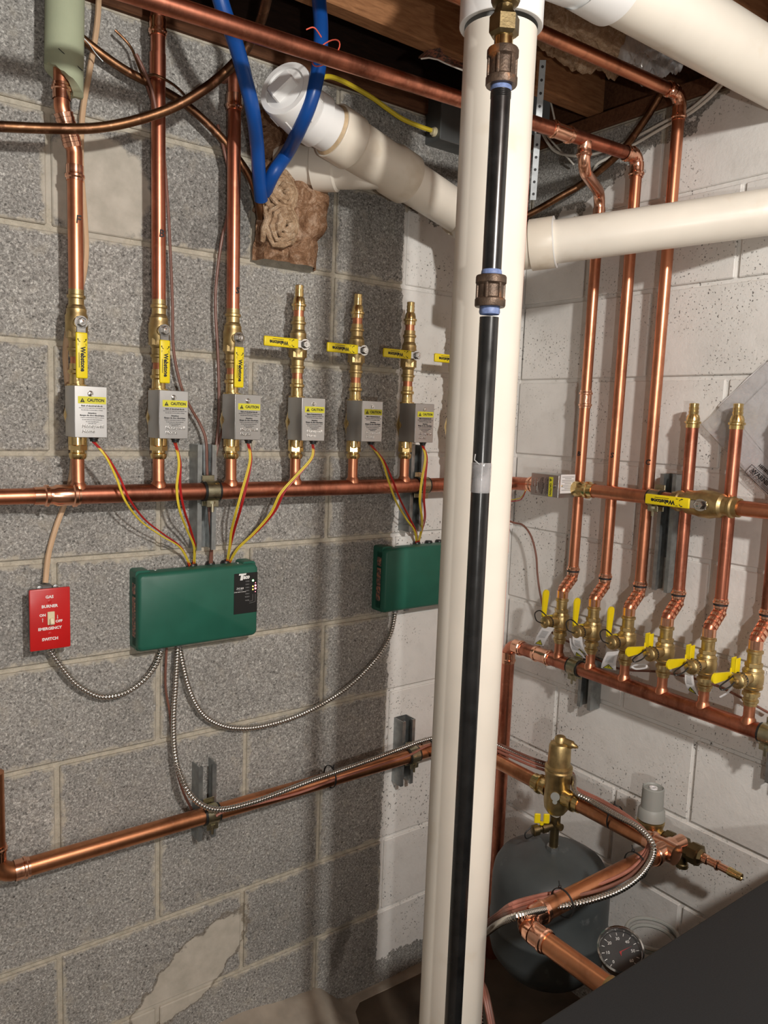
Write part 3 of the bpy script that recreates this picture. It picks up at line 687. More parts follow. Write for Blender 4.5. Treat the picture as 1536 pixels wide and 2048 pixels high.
m2, off = riser('copper_main', 'upper overhead copper pipe ending at the third right riser', [V((-.35, T2Y+.02, T2Z)), V((risx, SY[2]-.006, T2Z+.002)), V((risx, SY[2]-.006, T2Z-.045))], .0130, 'copper', .026)
g = G(); press(g, V((risx-.03, SY[2]-.006, T2Z+.002))+off, (-1, 0, 0), .013, .02); press(g, V((risx, SY[2]-.006, T2Z-.022))+off, (0, 0, -1), .013, .03)
for k in range(4):
    ang = PI/2*(k+.5)/4; c = V((risx-.026, SY[2]-.006, T2Z-.024)) + V((math.sin(ang), 0, math.cos(ang)))*.026
    g.lathe(c+off, (math.cos(ang), 0, -math.sin(ang)), [(-.005, .013), (-.005, .0148), (.005, .0148), (.005, .013)], 18, caps=False)
g.make('elbow', 'copper_new', m2)
# ------------------------------------------------------------------ right wall: horizontal supply pipe
UZ = 1.365; ux = XC-.082
su, off = riser('supply_pipe', 'horizontal copper pipe crossing in front of the right wall risers', [V((ux, -.19, UZ)), V((ux, -.98, UZ))], .0160, 'copper', hubs=[((ux, -.190, UZ), (0, -1, 0), .020)])
g = G(); press(g, V((ux, -.205, UZ))+off, (0, 1, 0), .0145, .022); g.make('sleeve', 'copper_new', su)
q = dup(zv, (ux, -.255, UZ), 'zone valve lying sideways in the horizontal pipe on the right wall')
q.name = 'zone_valve'; SKIP = ('body', 'nipple')
for c in list(q.children):
    if c.name.split('.')[0] in SKIP:
        bpy.data.objects.remove(c)
# laid over: local up runs along -y world, box front faces the room
q.matrix_world = T(ux, -.085, UZ+.012) @ Matrix(((0, 1, 0, 0), (0, 0, -1, 0), (-1, 0, 0, 0), (0, 0, 0, 1)))
g = G(); g.lathe((0, 0, .19), (0, 0, 1), [(0, .016), (.012, .020), (.030, .020), (.034, .0175), (.042, .0175), (.044, .021), (.050, .021), (.052, .0175), (.066, .0175), (.066, .015)], 22)
g.v = [(v[0]+.012, v[1], v[2]) for v in g.v]
g.make('body', 'brass', q)
g = G(); g.box((.0, -.029, .1975), (.046, .052, .001), .0002); sl = g.make('data_label', 'paper', q)
g = G()
for k in range(9): g.box((-.017+.004*k, -.029, .1983), (.0016, .044-.02*(k % 3 == 1), .0003))
g.make('label_print', 'grey_ink', sl)
b8 = dup(bv, (ux, -.64, UZ), 'large brass ball valve with yellow handle lying across the right wall strut')
b8.matrix_world = T(ux, -.640, UZ) @ Matrix(((0, 1.12, 0, 0), (0, 0, -1.35, 0), (-1.12, 0, 0, 0), (0, 0, 0, 1)))
set_lever(b8, 0)
for c in list(b8.children):
    if c.name.startswith('body'): bpy.data.objects.remove(c)
g = G(); g.lathe((0, 0, -.062), (0, 0, 1), [(0, .0145), (0, .0175), (.006, .0175), (.008, .0205), (.012, .0205), (.014, .0175), (.022, .0180), (.026, .0225), (.040, .0235), (.050, .0265), (.066, .0265), (.076, .0235), (.084, .0225), (.088, .0180), (.096, .0175), (.098, .0205), (.102, .0205), (.104, .0175), (.112, .0175), (.112, .0145)], 26, caps=False)
g.lathe((0, 0, 0), (0, -1, 0), [(.010, .0115), (.0235, .0110), (.024, .0075), (.028, .0075)], 16); g.make('body', 'brass_dull', b8)
# ------------------------------------------------------------------ struts and clamps
def strut(label, loc, ht, dep, rz=0.):
    s = empty('strut_channel', label, 'bracket', loc, 'galvanised strut channels', rz)
    g = G(); t = .0026; w2 = .0205
    poly = [(-w2, 0), (w2, 0), (w2, -dep), (w2-.0095, -dep), (w2-.0095, -dep+.0075), (w2-.0095+t, -dep+.0075), (w2-.0095+t, -dep+t), (w2-t, -dep+t), (w2-t, -t), (-w2+t, -t), (-w2+t, -dep+t), (-w2+.0095-t, -dep+t), (-w2+.0095-t, -dep+.0075), (-w2+.0095, -dep+.0075), (-w2+.0095, -dep), (-w2, -dep)]
    n = len(poly); vs = [(x, y-.001, z) for z in (-ht/2, ht/2) for x, y in poly]
    g.add(vs, [(i, (i+1) % n, n+(i+1) % n, n+i) for i in range(n)])
    for zb in (0, n):                                   # end faces as quads along the strip
        for a, b, c, d in ((0, 1, 8, 9), (1, 2, 7, 8), (2, 3, 6, 7), (3, 4, 5, 6), (0, 9, 10, 15), (15, 10, 11, 14), (14, 11, 12, 13)): g.add([vs[zb+k] for k in (a, b, c, d)], [(0, 1, 2, 3)])
    g.make('channel', 'galv', s, ang=20)
    g = G()
    k = int(ht/.05)
    for i in range(max(k, 1)):
        zz = (i-(k-1)/2)*.05 if k > 0 else 0
        g.lathe((0, -.0036, zz), (0, -1, 0), [(0, .0068), (.0003, .0068), (.0003, 0)], 14)
    g.make('slot', 'ink', s)
    return s
def clamp(s, z, r, dep, gap, flip=1):
    """two-piece strap over a pipe of radius r whose axis is gap in front of the strut face; axis along local x"""
    yc = -dep-gap
    g = G(); g.lathe((-.013, yc, z), (1, 0, 0), [(0, r+.0004), (0, r+.0040), (.026, r+.0040), (.026, r+.0004)], 26, caps=False)
    for sg in (1, -1): g.box((0, yc+.012, z+sg*(r+.008)), (.026, .003, .012), .0008)
    if gap > .03: g.box((0, -dep-(gap-r)/2+.002, z), (.024, gap-r, .018), .001)
    g.box((0, yc-r*.55, z-r-.006), (.026, .004, .016), .001)
    cl = g.make('clamp', 'zinc', s)
    g = G(); g.lathe((-.018, yc, z), (1, 0, 0), [(0, r+.0003), (0, r+.0028), (.036, r+.0028), (.036, r+.0003)], 26, caps=False); g.make('cushion', 'black', cl)
    g = G(); g.lathe((0, yc-r*.55, z-r-.002), (0, 0, -1), [(0, .0058), (.005, .0058)], 6); g.lathe((0, yc-r*.55, z-r-.002), (0, 0, -1), [(0, .003), (.022, .003), (.022, 0)], 10); g.make('bolt', 'zinc', cl)
s1 = strut('galvanised strut behind the header, between second and third zone valves', (.288, 0, 1.344), .218, .046); clamp(s1, HZ-1.344, HR, .0465, .0185)
s2 = strut('galvanised strut behind the header at the white paint edge', (.842, 0, 1.350), .215, .046); clamp(s2, HZ-1.350, HR, .0465, .0185)
g = G()
LZ, LD = .661, .060
s3 = strut('short galvanised strut on the lower pipe, on bare grey block', (.298, 0, .678), .168, .041); clamp(s3, LZ-.678, HR, .0415, .0185)
s4 = strut('short galvanised strut on the lower pipe, on the white paint', (.853, 0, .660), .175, .041); clamp(s4, LZ-.660, HR, .0415, .0185)
s5 = strut('galvanised strut behind the ball valve on the right wall', (XC, -.512, 1.283), .270, .041, -PI/2); clamp(s5, UZ-1.283, .0160, .041, .041)
s6 = strut('galvanised strut under the return header, left end', (XC, -.322, .870), .130, .041, -PI/2); clamp(s6, RHZ-.870, HR, .041, .044)
s7 = strut('galvanised strut under the return header, at right edge of picture', (XC, -.812, .870), .135, .041, -PI/2); clamp(s7, RHZ-.870, HR, .041, .044)
# ------------------------------------------------------------------ control boxes
def make_control(label):
    c = empty('control_box', label, 'control box', (0, 0, 0), 'green zone control boxes')     # origin: lower left at wall
    W_, H_, D_ = .262, .163, .056
    def rr(x0, x1, z0, z1, r, y):
        pts = []
        for cx, cz, a0 in ((x1-r, z1-r, 0), (x0+r, z1-r, PI/2), (x0+r, z0+r, PI), (x1-r, z0+r, 1.5*PI)):
            for k in range(5): a = a0+PI/2*k/4; pts.append(V((cx+r*math.cos(a), y, cz+r*math.sin(a))))
        return pts
    g = G()
    g.ring_sweep([rr(0, W_, 0, H_-.004, .010, -.020), rr(0, W_, 0, H_-.004, .010, -D_+.010), rr(.0015, W_-.0015, .003, H_-.006, .010, -D_+.003), rr(.005, W_-.005, .007, H_-.010, .009, -D_)])
    for x0, x1 in ((0, .030), (W_-.030, W_)):
        g.ring_sweep([rr(x0, x1, 0, H_, .006, -.001), rr(x0, x1, 0, H_, .006, -D_*.72)])
    g.box((W_/2, -.012, H_*.45), (W_-.02, .020, H_*.80), .002)
    sh = g.make('case', 'green', c, ang=40)
    g = G(); g.box((W_-.030, -D_-.0002, H_*.60), (.055, .0012, .088), .0004); g.box((W_-.0068, -D_+.0012, H_*.60), (.0102, .0012, .086), .0003, rot=Matrix.Rotation(.32, 3, 'Z')); pn = g.make('display_panel', 'black', c)
    fy = -D_-.0009; px0 = W_-.0575
    text('aco', .0125, 'white_ink', pn, T(px0+.0210, fy, .1332) @ FRONT, 'LEFT', shear=.25, bold=.0006, sx=.80)
    g = G(); g.prism([(px0+.0105, fy, .1375), (px0+.0270, fy, .1375), (px0+.0280, fy, .1412), (px0+.0115, fy, .1412)], (0, -.0003, 0)); g.prism([(px0+.0135, fy, .1268), (px0+.0195, fy, .1268), (px0+.0215, fy, .1375), (px0+.0155, fy, .1375)], (0, -.0003, 0)); g.make('logo_bar', 'white_ink', pn)
    text('ZVC404', .0060, 'white_ink', pn, T(px0+.0135, fy, .1090) @ FRONT, shear=.2, sx=.8); text('4 ZONE', .0030, 'grey_ink', pn, T(px0+.0145, fy, .1050) @ FRONT, res=1); text('ZONE VALVE CONTROL', .0032, 'white_ink', pn, T(px0+.0140, fy, .1015) @ FRONT, sx=.8, res=1)
    for k, s in enumerate(('POWER', 'ZONE 1', 'ZONE 2', 'ZONE 3', 'ZONE 4', 'PRIORITY', 'MASTER')):
        text(s, .0034, 'grey_ink', pn, T(px0+.0310, fy, .1235-.0068*k-.001*(k > 5)) @ FRONT, sx=.75, res=1, name='small_print')
    for nm, x, z, rr_, m in (('green_led', .0440, .1240, .0022, 'led_g'), ('amber_led', .0440, .1110, .0015, 'led_y'), ('amber_led', .0440, .1045, .0015, 'led_y'), ('red_led', .0500, .1125, .0021, 'led_r'), ('red_led', .0500, .1060, .0021, 'led_r'), ('red_led', .0500, .1185, .0009, 'led_r'), ('red_led', .0500, .0990, .0009, 'led_r')):
        g = G(); g.lathe((px0+x, fy+.0003, z), (0, -1, 0), [(0, rr_), (.0006, rr_), (.0012, rr_*.6), (.0014, 0)], 12); g.make(nm, m, pn)
    g = G(); g.tube([V((px0+.0440, fy, .094)), V((px0+.0440, fy, .080)), V((px0+.036, fy, .079))], .0003, 4); g.tube([V((px0+.0500, fy, .094)), V((px0+.0500, fy, .077)), V((px0+.036, fy, .075))], .0003, 4); g.make('printed_line', 'grey_ink', pn)
    g = G(); g.box((-.0004, -.030, H_*.42), (.0012, .0155, .082), .0004); g.box((-.0003, -.030, H_*.77), (.0014, .0155, .022), .0004); sl = g.make('side_label', 'rust_label', c)
    for x in (.045, W_-.035):
        g = G(); g.lathe((x, -.026, H_-.006), (0, 0, 1), [(0, .004), (.0025, .0035), (.003, 0)], 10); g.make('screw', 'steel', c)
    for x in (.130, .170, .205):
        g = G(); g.lathe((x, -.012, H_*.84), (0, 0, 1), [(0, .010), (.024, .010), (.027, .008), (.027, 0)], 14); g.make('grommet', 'black', c)
    for x in (.060, .095):
        g = G(); g.lathe((x, -.024, .004), (0, 0, -1), [(0, .010), (.006, .010), (.007, .0075), (.014, .0075), (.014, 0)], 12); g.make('conduit_connector', 'galv', c)
    return c
TX, TZ = .1425, 1.0395
cb = make_control('green zone control box with lit lamps, right of the red switch'); cb.location = (TX, 0, TZ)
cb2 = dup(cb, (.747, 0, 1.046), 'green zone control box half hidden by the white pipe')
# red switch
sw = empty('emergency_switch', 'red gas burner emergency switch plate on the left wall', 'switch', (-.020, 0, 1.129))
g = G(); g.box((0, -.023, 0), (.056, .046, .100), .004, seg=2); g.make('back_box', 'galv', sw)
g = G(); g.box((0, -.0485, 0), (.0715, .006, .1155), .0025, seg=2); pt = g.make('face_plate', 'red', sw)
g = G(); g.box((.001, -.0525, .002), (.0125, .003, .0245), .0006); g.box((.0015, -.0562, -.004), (.0075, .010, .012), .0012, rot=Matrix.Rotation(-.45, 3, 'X')); g.make('toggle', 'ivory', sw)
for s, x, z, sz in (('GAS', -.001, .0420, .0075), ('BURNER', -.001, .0245, .0075), ('ON', -.0135, .0085, .0068), ('OFF', .0150, -.0055, .0068), ('EMERGENCY', -.001, -.0175, .0072), ('SWITCH', -.001, -.0375, .0075)):
    text(s, sz, 'white_ink', pt, T(x, -.0518, z) @ FRONT, bold=.00025)
g = G()
for x, up, z in ((-.0135, 1, -.001), (.0125, -1, .0035)):
    g.box((x, -.0518, z), (.0008, .0004, .006)); g.prism([(x-.0013, -.0517, z+up*.002), (x+.0013, -.0517, z+up*.002), (x, -.0517, z+up*.0045)], (0, -.0003, 0))
g.make('arrow_print', 'white_ink', pt)
for z in (.0335, -.0275):
    g = G(); g.lathe((-.001, -.0512, z), (0, -1, 0), [(0, .0036), (.001, .0034), (.0014, .002), (.0014, 0)], 14); g.make('screw', 'red', sw)
g = G(); g.box((0, -.020, .054), (.022, .018, .012), .003); 
for s in (-1, 1): g.lathe((s*.014, -.030, .056), (0, -1, 0), [(0, .0045), (.004, .0045), (.005, 0)], 10)
g.make('cable_clamp', 'galv', sw)
g = G(); g.lathe((.002, -.024, -.048), (0, 0, -1), [(0, .011), (.006, .011), (.008, .0085), (.016, .0085), (.016, 0)], 14); g.make('conduit_connector', 'galv', sw)
# ------------------------------------------------------------------ cables
def cable(name, label, pts, r, mat, cat='cable', group=None, k=8, n=8):
    e = spline(pts, k); g = G(); o = e[0]; g.tube([p-o for p in e], r, n); ob = g.make(name, mat, None, o); return tag(ob, label, cat, group)
def bx_cable(label, pts, r=.0062):
    e = spline(pts, 24); o = e[0]; out = [V(e[0])]; acc = 0; step = .0016
    for a, b in zip(e[:-1], e[1:]):
        ln = (b-a).length; t = step-acc
        while t < ln: out.append(a.lerp(b, t/ln)); t += step
        acc = (acc+ln) % step
    rad = [r*(1.04, .98, .74, .98)[i % 4] for i in range(len(out))]
    g = G(); g.tube([p-o for p in out], rad, 8); return tag(g.make('metal_clad_cable', 'bx', None, o), label, 'cable', 'metal clad cables')
sb = V((-.018, -.024, 1.066)); t1 = V((TX+.060, -.024, TZ-.008)); t2 = V((TX+.093, -.026, TZ-.008)); t2b = V((TX+.098, -.020, TZ-.008))
bx_cable('metal clad cable looping from red switch to the green box', [sb, L(120, 1330, .026), L(150, 1366, .026), L(190, 1390, .026), L(222, 1393, .026), L(256, 1382, .026), L(290, 1357, .026), L(312, 1328, .026), t1])
bx_cable('metal clad cable drooping between the two green boxes', [t2b, L(374, 1365, .022), L(395, 1415, .022), L(425, 1443, .02), L(470, 1456, .02), L(530, 1451, .02), L(610, 1425, .02), L(690, 1378, .02), L(750, 1320, .02), L(780, 1270, .022), V((.747+.060, -.024, 1.038))])
RB = lambda u, v, z=.672: F(u, v, z)
bx_cable('metal clad cable hanging from the green box down to the lower pipe', [t2, L(351, 1370, .026), L(347, 1450, .030), L(352, 1520, .040), L(372, 1575, .07), L(400, 1607, .086), L(440, 1619, .092), L(500, 1606, .088), L(560, 1585, .088), L(620, 1562, .088), L(680, 1541, .085), L(740, 1520, .08), L(800, 1498, .074), L(858, 1478, .070), V((1.02, -.075, .690)), V((1.022, -.16, .689))])
bx_cable('metal clad cable bundled along the lower right pipe and back under the tee', [V((1.034, -.17, .692)), V((1.046, -.30, .694)), V((1.064, -.40, .696)), RB(1150, 1583, .694), RB(1185, 1604, .692), RB(1235, 1632, .708), RB(1275, 1654, .715), RB(1303, 1684, .71), RB(1305, 1712, .695), RB(1281, 1750, .686), RB(1236, 1782, .676), RB(1170, 1804, .67), RB(1100, 1817, .668), at(1035, 1832, 1.30), at(1000, 1846, 1.38), at(975, 1864, 1.47), at(940, 1892, 1.60), at(935, 1930, 1.66), at(955, 1975, 1.62), at(962, 2060, 1.56)])
for i, (dx, dz, m) in enumerate(((-.006, .004, 'pink_wire'), (-.010, -.003, 'pink_wire'), (.002, .010, 'brown_wire'))):
    du = (-4, 0, 4)[i]
    cable('thermostat_cable', ('red brown thermostat cable in the bundle over the return pipe, front strand', 'red brown thermostat cable in the bundle over the return pipe, inner strand', 'brown thermostat cable in the bundle over the return pipe, top strand')[i],
          [V((1.028+dx, -.10, .686+dz)), V((1.040+dx, -.29, .688+dz)), V((1.062+dx, -.40, .690+dz)), RB(1150, 1578+du, .690), RB(1200, 1603+du, .69), RB(1250, 1632+du, .70), RB(1292, 1668+du, .70), RB(1296, 1700+du*2, .69), RB(1262, 1738+du*3, .672), RB(1205, 1766+du*3, .67), RB(1140, 1786+du*2, .668), RB(1075, 1800+du*2, .66), at(1025, 1815+du*2, 1.33), at(995, 1832+du, 1.41), at(972, 1849+du, 1.49), at(940, 1875, 1.62), at(932, 1915, 1.68), at(955, 1950, 1.58), at(970+du, 1985, 1.50), at(988+du, 2075, 1.46)], .0035, m)
cable('thermostat_cable', 'brown cable dropping from the green box along the left metal clad cable', [V((TX+.072, -.02, TZ)), L(331, 1370, .015), L(340, 1430, .015), L(349, 1520, .02), L(365, 1580, .03), L(385, 1622, .040)], .0026, 'brown_wire')
cable('thermostat_cable', 'brown cable lying along the lower pipe beside the metal clad cable', [L(432, 1632, .085), L(452, 1622, .086), L(520, 1606, .082), L(600, 1585, .082), L(680, 1556, .082), L(760, 1530, .080), L(815, 1512, .078), L(858, 1490, .07), V((1.01, -.07, .684))], .0030, 'pink_wire')
cable('thermostat_cable', 'brown cable falling beside the second riser into the first green box', [L(275, 112, .03), L(300, 190, .035), L(322, 262, .04), L(335, 400, .035), L(341, 512, .03), L(345, 612, .03), L(347, 699, .03), L(362, 772, .03), L(381, 815, .03), L(400, 848, .03), L(412, 882, .035), L(414, 940, .036), L(418, 1020, .035), L(422, 1080, .03), V((TX+.168, -.012, TZ+.14))], .0030, 'brown_wire')
cable('thermostat_cable', 'brown cable falling behind the third riser into the first green box', [L(436, 250, .04), L(448, 300, .05), L(460, 360, .05), L(455, 430, .04), L(443, 483, .035), L(433, 560, .03), L(431, 620, .03), L(436, 712, .03), L(438, 812, .03), L(434, 880, .033), L(425, 930, .036), L(422, 1000, .035), L(424, 1080, .03), V((TX+.172, -.012, TZ+.14))], .0030, 'brown_wire')
cable('thermostat_cable', 'thin dark cable crossing the wall behind the third zone valve', [L(470, 800, .03), L(456, 830, .03), L(444, 862, .03), L(434, 900, .034), L(426, 940, .037)], .0026, 'brown_wire')
cable('thermostat_cable', 'dark cable curving from the white pipe down to the leftmost purge valve', [V((1.05, -.03, 1.30)), R(1021, 1043, .06), R(1045, 1050, .05), R(1062, 1072, .05), R(1072, 1110, .05), R(1075, 1150, .05), R(1082, 1195, .05), R(1100, 1260, .03), R(1150, 1290, .025), R(1230, 1335, .02), R(1330, 1345, .02), R(1430, 1370, .02), R(1536, 1425, .02)], .0028, 'brown_wire')
cable('armoured_cable', 'tan cable running down the wall behind the leftmost riser to the red switch', [L(198, -20, .03), L(196, 30, .03), L(190, 80, .03), L(178, 150, .02), L(165, 230, .015), L(162, 330, .012), L(170, 440, .012), L(172, 510, .012), L(163, 570, .012), L(140, 640, .012), L(131, 700, .012), L(133, 750, .012), L(142, 830, .012), L(146, 920, .012), L(135, 990, .012), L(112, 1055, .014), L(97, 1110, .016), L(91, 1165, .02)], .0052, 'tan')
# zone valve leads into the green boxes
def leads(label, paths):
    e = empty('valve_leads', label, 'wires', paths[0][1][0], 'red and yellow valve leads')
    for m, pts in paths:
        g = G(); g.tube([p-V(e.location) for p in spline(pts, 8)], .0014, 6); g.make('red_wire' if m == 'wire_red' else 'yellow_wire', m, e)
def lead_set(label, i, mid, end):
    x = STX[i]+.0145; z0 = HZ+.100; base = V((x, -HD-.048, z0)); out = []
    for k, m in enumerate(('wire_red', 'wire_yellow', 'wire_red', 'wire_yellow')):
        s = (k-1.5)
        pts = [base+V((s*.0018, (k % 2)*.003, 0))]
        for j, (u, v, d) in enumerate(mid):
            sp = (5.5 if k % 2 else 5.0)*math.sin(PI*(j+.6)/(len(mid)))
            pts.append(L(u+s*1.2+(-sp if k % 2 else sp)*.9, v+s*.6+(-1 if k % 2 else 1)*sp*-.3, d+(k % 2)*.003))
        pts.append(end+V((s*.0018, (k % 2)*.002, 0))); out.append((m, pts))
    leads(label, out)
e1 = V((TX+.128, -.013, TZ+.15)); e2_ = V((TX+.207, -.013, TZ+.15)); e3_ = V((.747+.130, -.013, 1.046+.155))
lead_set('red and yellow leads from the leftmost zone valve', 0, [(214, 915, .11), (236, 955, .105), (255, 1000, .10), (285, 1040, .075), (325, 1070, .055), (362, 1096, .035)], e1)
lead_set('red and yellow leads from the second zone valve', 1, [(359, 925, .11), (357, 975, .105), (364, 1020, .095), (378, 1060, .06), (389, 1095, .035)], e1+V((.004, 0, 0)))
lead_set('red and yellow leads from the third zone valve', 2, [(501, 920, .11), (489, 975, .105), (477, 1020, .095), (466, 1060, .06), (460, 1092, .035)], e2_)
lead_set('red and yellow leads from the fourth zone valve', 3, [(624, 915, .11), (595, 950, .105), (565, 985, .10), (545, 1025, .085), (510, 1065, .06), (475, 1098, .035)], e2_+V((.003, 0, 0)))
lead_set('red and yellow leads from the fifth zone valve', 4, [(765, 920, .11), (779, 955, .105), (796, 1000, .095), (815, 1035, .06), (830, 1062, .035)], e3_)
lead_set('red and yellow leads from the sixth zone valve', 5, [(852, 915, .11), (847, 960, .105), (844, 1000, .10), (847, 1035, .07), (843, 1060, .035)], e3_+V((.004, 0, 0)))
leads('red and yellow leads of the sideways zone valve, right of the white pipe', [('wire_red', [V((ux-.045, -.16+.0, 1.347)), R(1040, 1000, .11), R(1010, 1003, .10)]), ('wire_yellow', [V((ux-.045, -.16, 1.350)), R(1040, 996, .11), R(1010, 1001, .10)])])
# ------------------------------------------------------------------ lower copper main
lm = empty('lower_main', 'copper main low on the left wall, rising toward the corner', 'pipe', (.4, -LD, LZ)); off = -V(lm.location)
CXr = 1.016
g = G(); g.tube([p+off for p in fillet([V((-.123, -LD, .86)), V((-.123, -LD, LZ)), V((CXr, -LD, LZ)), V((CXr, -.345, LZ))], .034)], HR, 24); g.make('tube', 'copper_orange', lm)
g = G(); press(g, V((-.092, -LD, LZ))+off, (1, 0, 0), HR, .026); g.make('elbow_sleeve', 'copper_new', lm); g = G(); press(g, V((-.123, -LD, LZ+.032))+off, (0, 0, 1), HR, .028); g.make('elbow_sleeve', 'copper_new', lm); g = G()
press(g, V((CXr-.035, -LD, LZ))+off, (-1, 0, 0), HR, .03); g.make('elbow_sleeve', 'copper_new', lm); g = G(); press(g, V((CXr, -.095, LZ))+off, (0, -1, 0), HR, .03); g.make('elbow_sleeve', 'copper_new', lm)
# air separator with its fill tee
SYv = -.402
sp_ = empty('air_separator', 'brass air separator with vent spout above the grey tank', 'valve', (CXr, SYv, LZ))
g = G(); g.lathe((0, 0, 0), (0, 0, 1), [(-.050, .012), (-.048, .020), (-.036, .028), (-.02, .0300), (.046, .0300), (.050, .0325), (.056, .0325), (.059, .0300), (.061, .0325), (.066, .0325), (.070, .0265), (.115, .0255), (.122, .0225), (.126, .016), (.126, 0)], 30)
g.make('body', 'brass_dull', sp_)
g = G(); g.lathe((0, 0, .120), (0, 0, 1), [(0, .015), (.014, .014), (.019, .010), (.019, 0)], 16); g.lathe((0, 0, .129), (.25, -.95, -.1), [(0, .0095), (.030, .0095), (.034, .006), (.040, .005), (.040, .003), (.044, .003), (.044, 0)], 14); g.make('vent_cap', 'brass_dull', sp_)
for s in (1, -1):
    g = G(); g.lathe((0, s*.026, 0), (0, s, 0), [(0, .021), (.008, .0205), (.012, .0195), (.020, .0195), (.022, .0235), (.028, .0235), (.030, .0195), (.044, .0195), (.044, HR)], 22, caps=False); g.make('press_end', 'brass', sp_)
lg = G(); c = V((-.0235, -.0195, -.005)); lg.lathe(V((-.0245, -.0155, .004)), (-.82, -.57, 0), [(-.004, .0105), (.0022, .0105), (.0022, 0)], 18); lg.lathe(V((-.0245, -.0155, -.009)), (-.82, -.57, 0), [(-.004, .0055), (.0020, .0055), (.0020, 0)], 12); lg.make('emblem', 'grey_knob', sp_)
g = G(); g.lathe((0, 0, -.045), (0, 0, -1), [(0, .010), (.012, .010), (.012, .0125), (.040, .0125), (.044, .0105), (.100, .0105), (.100, 0)], 18); g.make('nipple', 'brass_old', sp_)
g = G(); g.lathe((0, 0, -.046), (0, 0, -1), [(0, .0108), (.010, .0108)], 18, caps=False); g.make('seal_tape', 'wire_white', sp_)
fv = empty('drain_cock', 'small brass drain cock with yellow wing handle on top of the tank', 'valve', (CXr, SYv, LZ-.080))
g = G(); dd = V((-.86, .30, -.12)).normalized(); g.lathe((0, 0, 0), dd, [(.006, .0095), (.020, .0095), (.021, .012), (.034, .012), (.036, .0085), (.044, .0085), (.045, .013), (.058, .013), (.060, .010), (.060, 0)], 18)
g.lathe((0, 0, 0), (0, -1, .1), [(.006, .0085), (.020, .0085), (.020, 0)], 14); g.make('body', 'brass_old', fv)
g = G(); hp = dd*.036+V((0, 0, .010)); g.lathe(hp, (0, 0, 1), [(0, .005), (.006, .005)], 10)
for s in (1, -1): g.box(hp+V((s*.0085, -s*.0064, .015)), (.0145, .005, .024), .0018, rot=Matrix.Rotation(-.64, 3, 'Z'))
g.make('wing_handle', 'yellow', fv)
g = G(); c = dd*.058; g.tube(spline([c+V((0, 0, -.012)), c+V((-.016, .004, -.016)), c+V((-.022, .004, -.002)), c+V((-.008, .0, .012))], 6), .0016, 6); g.make('cap_strap', 'black', fv)
# run to the tee, back across to the boiler
TY = -.690; EX = .590
rn = empty('return_pipe', 'copper pipe from the air separator turning back in front of the tank to the boiler', 'pipe', (CXr, TY, LZ)); off = -V(rn.location)
g = G(); g.tube([V((CXr, -.46, LZ))+off, V((CXr, TY, LZ))+off], HR, 24); g.make('tube', 'copper_orange', rn)
g = G(); g.tube([p+off for p in fillet([V((CXr, TY, LZ)), V((EX, TY, LZ)), V((EX, -.985, LZ))], .036)], HR, 24); g.make('cross_tube', 'copper_orange', rn)
g = G(); g.lathe(V((CXr, TY, LZ))+off, (0, 1, 0), [(-.028, .010), (-.026, .021), (.0, .0215), (.024, .0200), (.026, .024), (.031, .024), (.033, .0195), (.044, .0195), (.044, HR)], 24)
press(g, V((CXr, TY, LZ))+off, (-1, 0, 0), HR+.001, .045); g.lathe(V((CXr, TY, LZ))+off, (1, 0, 0), [(0, .020), (.026, .018), (.028, .0145), (.060, .0145)], 20); g.make('tee', 'copper_new', rn)
g = G(); press(g, V((EX+.034, TY, LZ))+off, (1, 0, 0), HR, .03); press(g, V((EX, TY-.034, LZ))+off, (0, -1, 0), HR, .030)
for k in range(4):
    ang = PI/2*(k+.5)/4; c = V((EX+.036, TY-.036, LZ)) + V((-math.sin(ang), math.cos(ang), 0))*.036
    g.lathe(c+off, (math.cos(ang), math.sin(ang), 0), [(-.006, HR), (-.006, HR+.0018), (.006, HR+.0018), (.006, HR)], 20, caps=False)
g.make('elbow', 'copper_new', rn)
g = G(); g.lathe(V((EX, -.905, LZ))+off, (0, -1, 0), [(-.03, HR), (-.03, HR+.002), (-.012, HR+.002), (-.01, HR+.006), (-.003, HR+.006), (-.001, HR+.003), (.035, HR+.003), (.035, 0)], 24); g.make('adapter', 'brass_dull', rn)
# feed valve and backflow preventer at d=.11
fx = XC-.115; fz = R(1331, 1677, .115).z; fy0 = R(1300, 1660, .115).y
fd = empty('feed_valve', 'grey capped water feed valve with brass body behind the copper tee', 'valve', (fx, fy0, fz))
g = G(); g.lathe((0, 0, -.03), (0, 0, 1), [(0, .010), (.004, .022), (.030, .024), (.050, .030), (.056, .030), (.058, .026), (.062, .026)], 22); g.lathe((0, .034, 0), (0, -1, 0), [(0, .014), (.068, .014), (.068, 0)], 18); g.make('body', 'brass_dull', fd)
g = G(); g.lathe((0, 0, .030), (0, 0, 1), [(0, .030), (.020, .029), (.026, .0245), (.072, .0235), (.074, .0215), (.070, .0195), (.070, 0)], 26); g.make('cap', 'grey_knob', fd)
g = G(); g.lathe((0, 0, .099), (0, 0, 1), [(0, .009), (.004, .009), (.004, .005), (.001, .004), (.001, 0)], 16); g.make('adjust_screw', 'paper', fd)
g = G(); g.tube([V((.0, .0, .0)), V((CXr-fx, TY-fy0, LZ-fz))], .0112, 14); g.make('link_tube', 'copper', fd)
bf = empty('backflow_preventer', 'brass backflow preventer right of the copper tee', 'valve', (fx, R(1340, 1690, .115).y, fz))
g = G(); prof = [(0, .014), (.006, .0215), (.020, .0215), (.022, .0165), (.034, .0175), (.036, .024), (.052, .024), (.054, .019), (.066, .019), (.068, .0235), (.086, .0235), (.088, .017), (.094, .013), (.094, 0)]
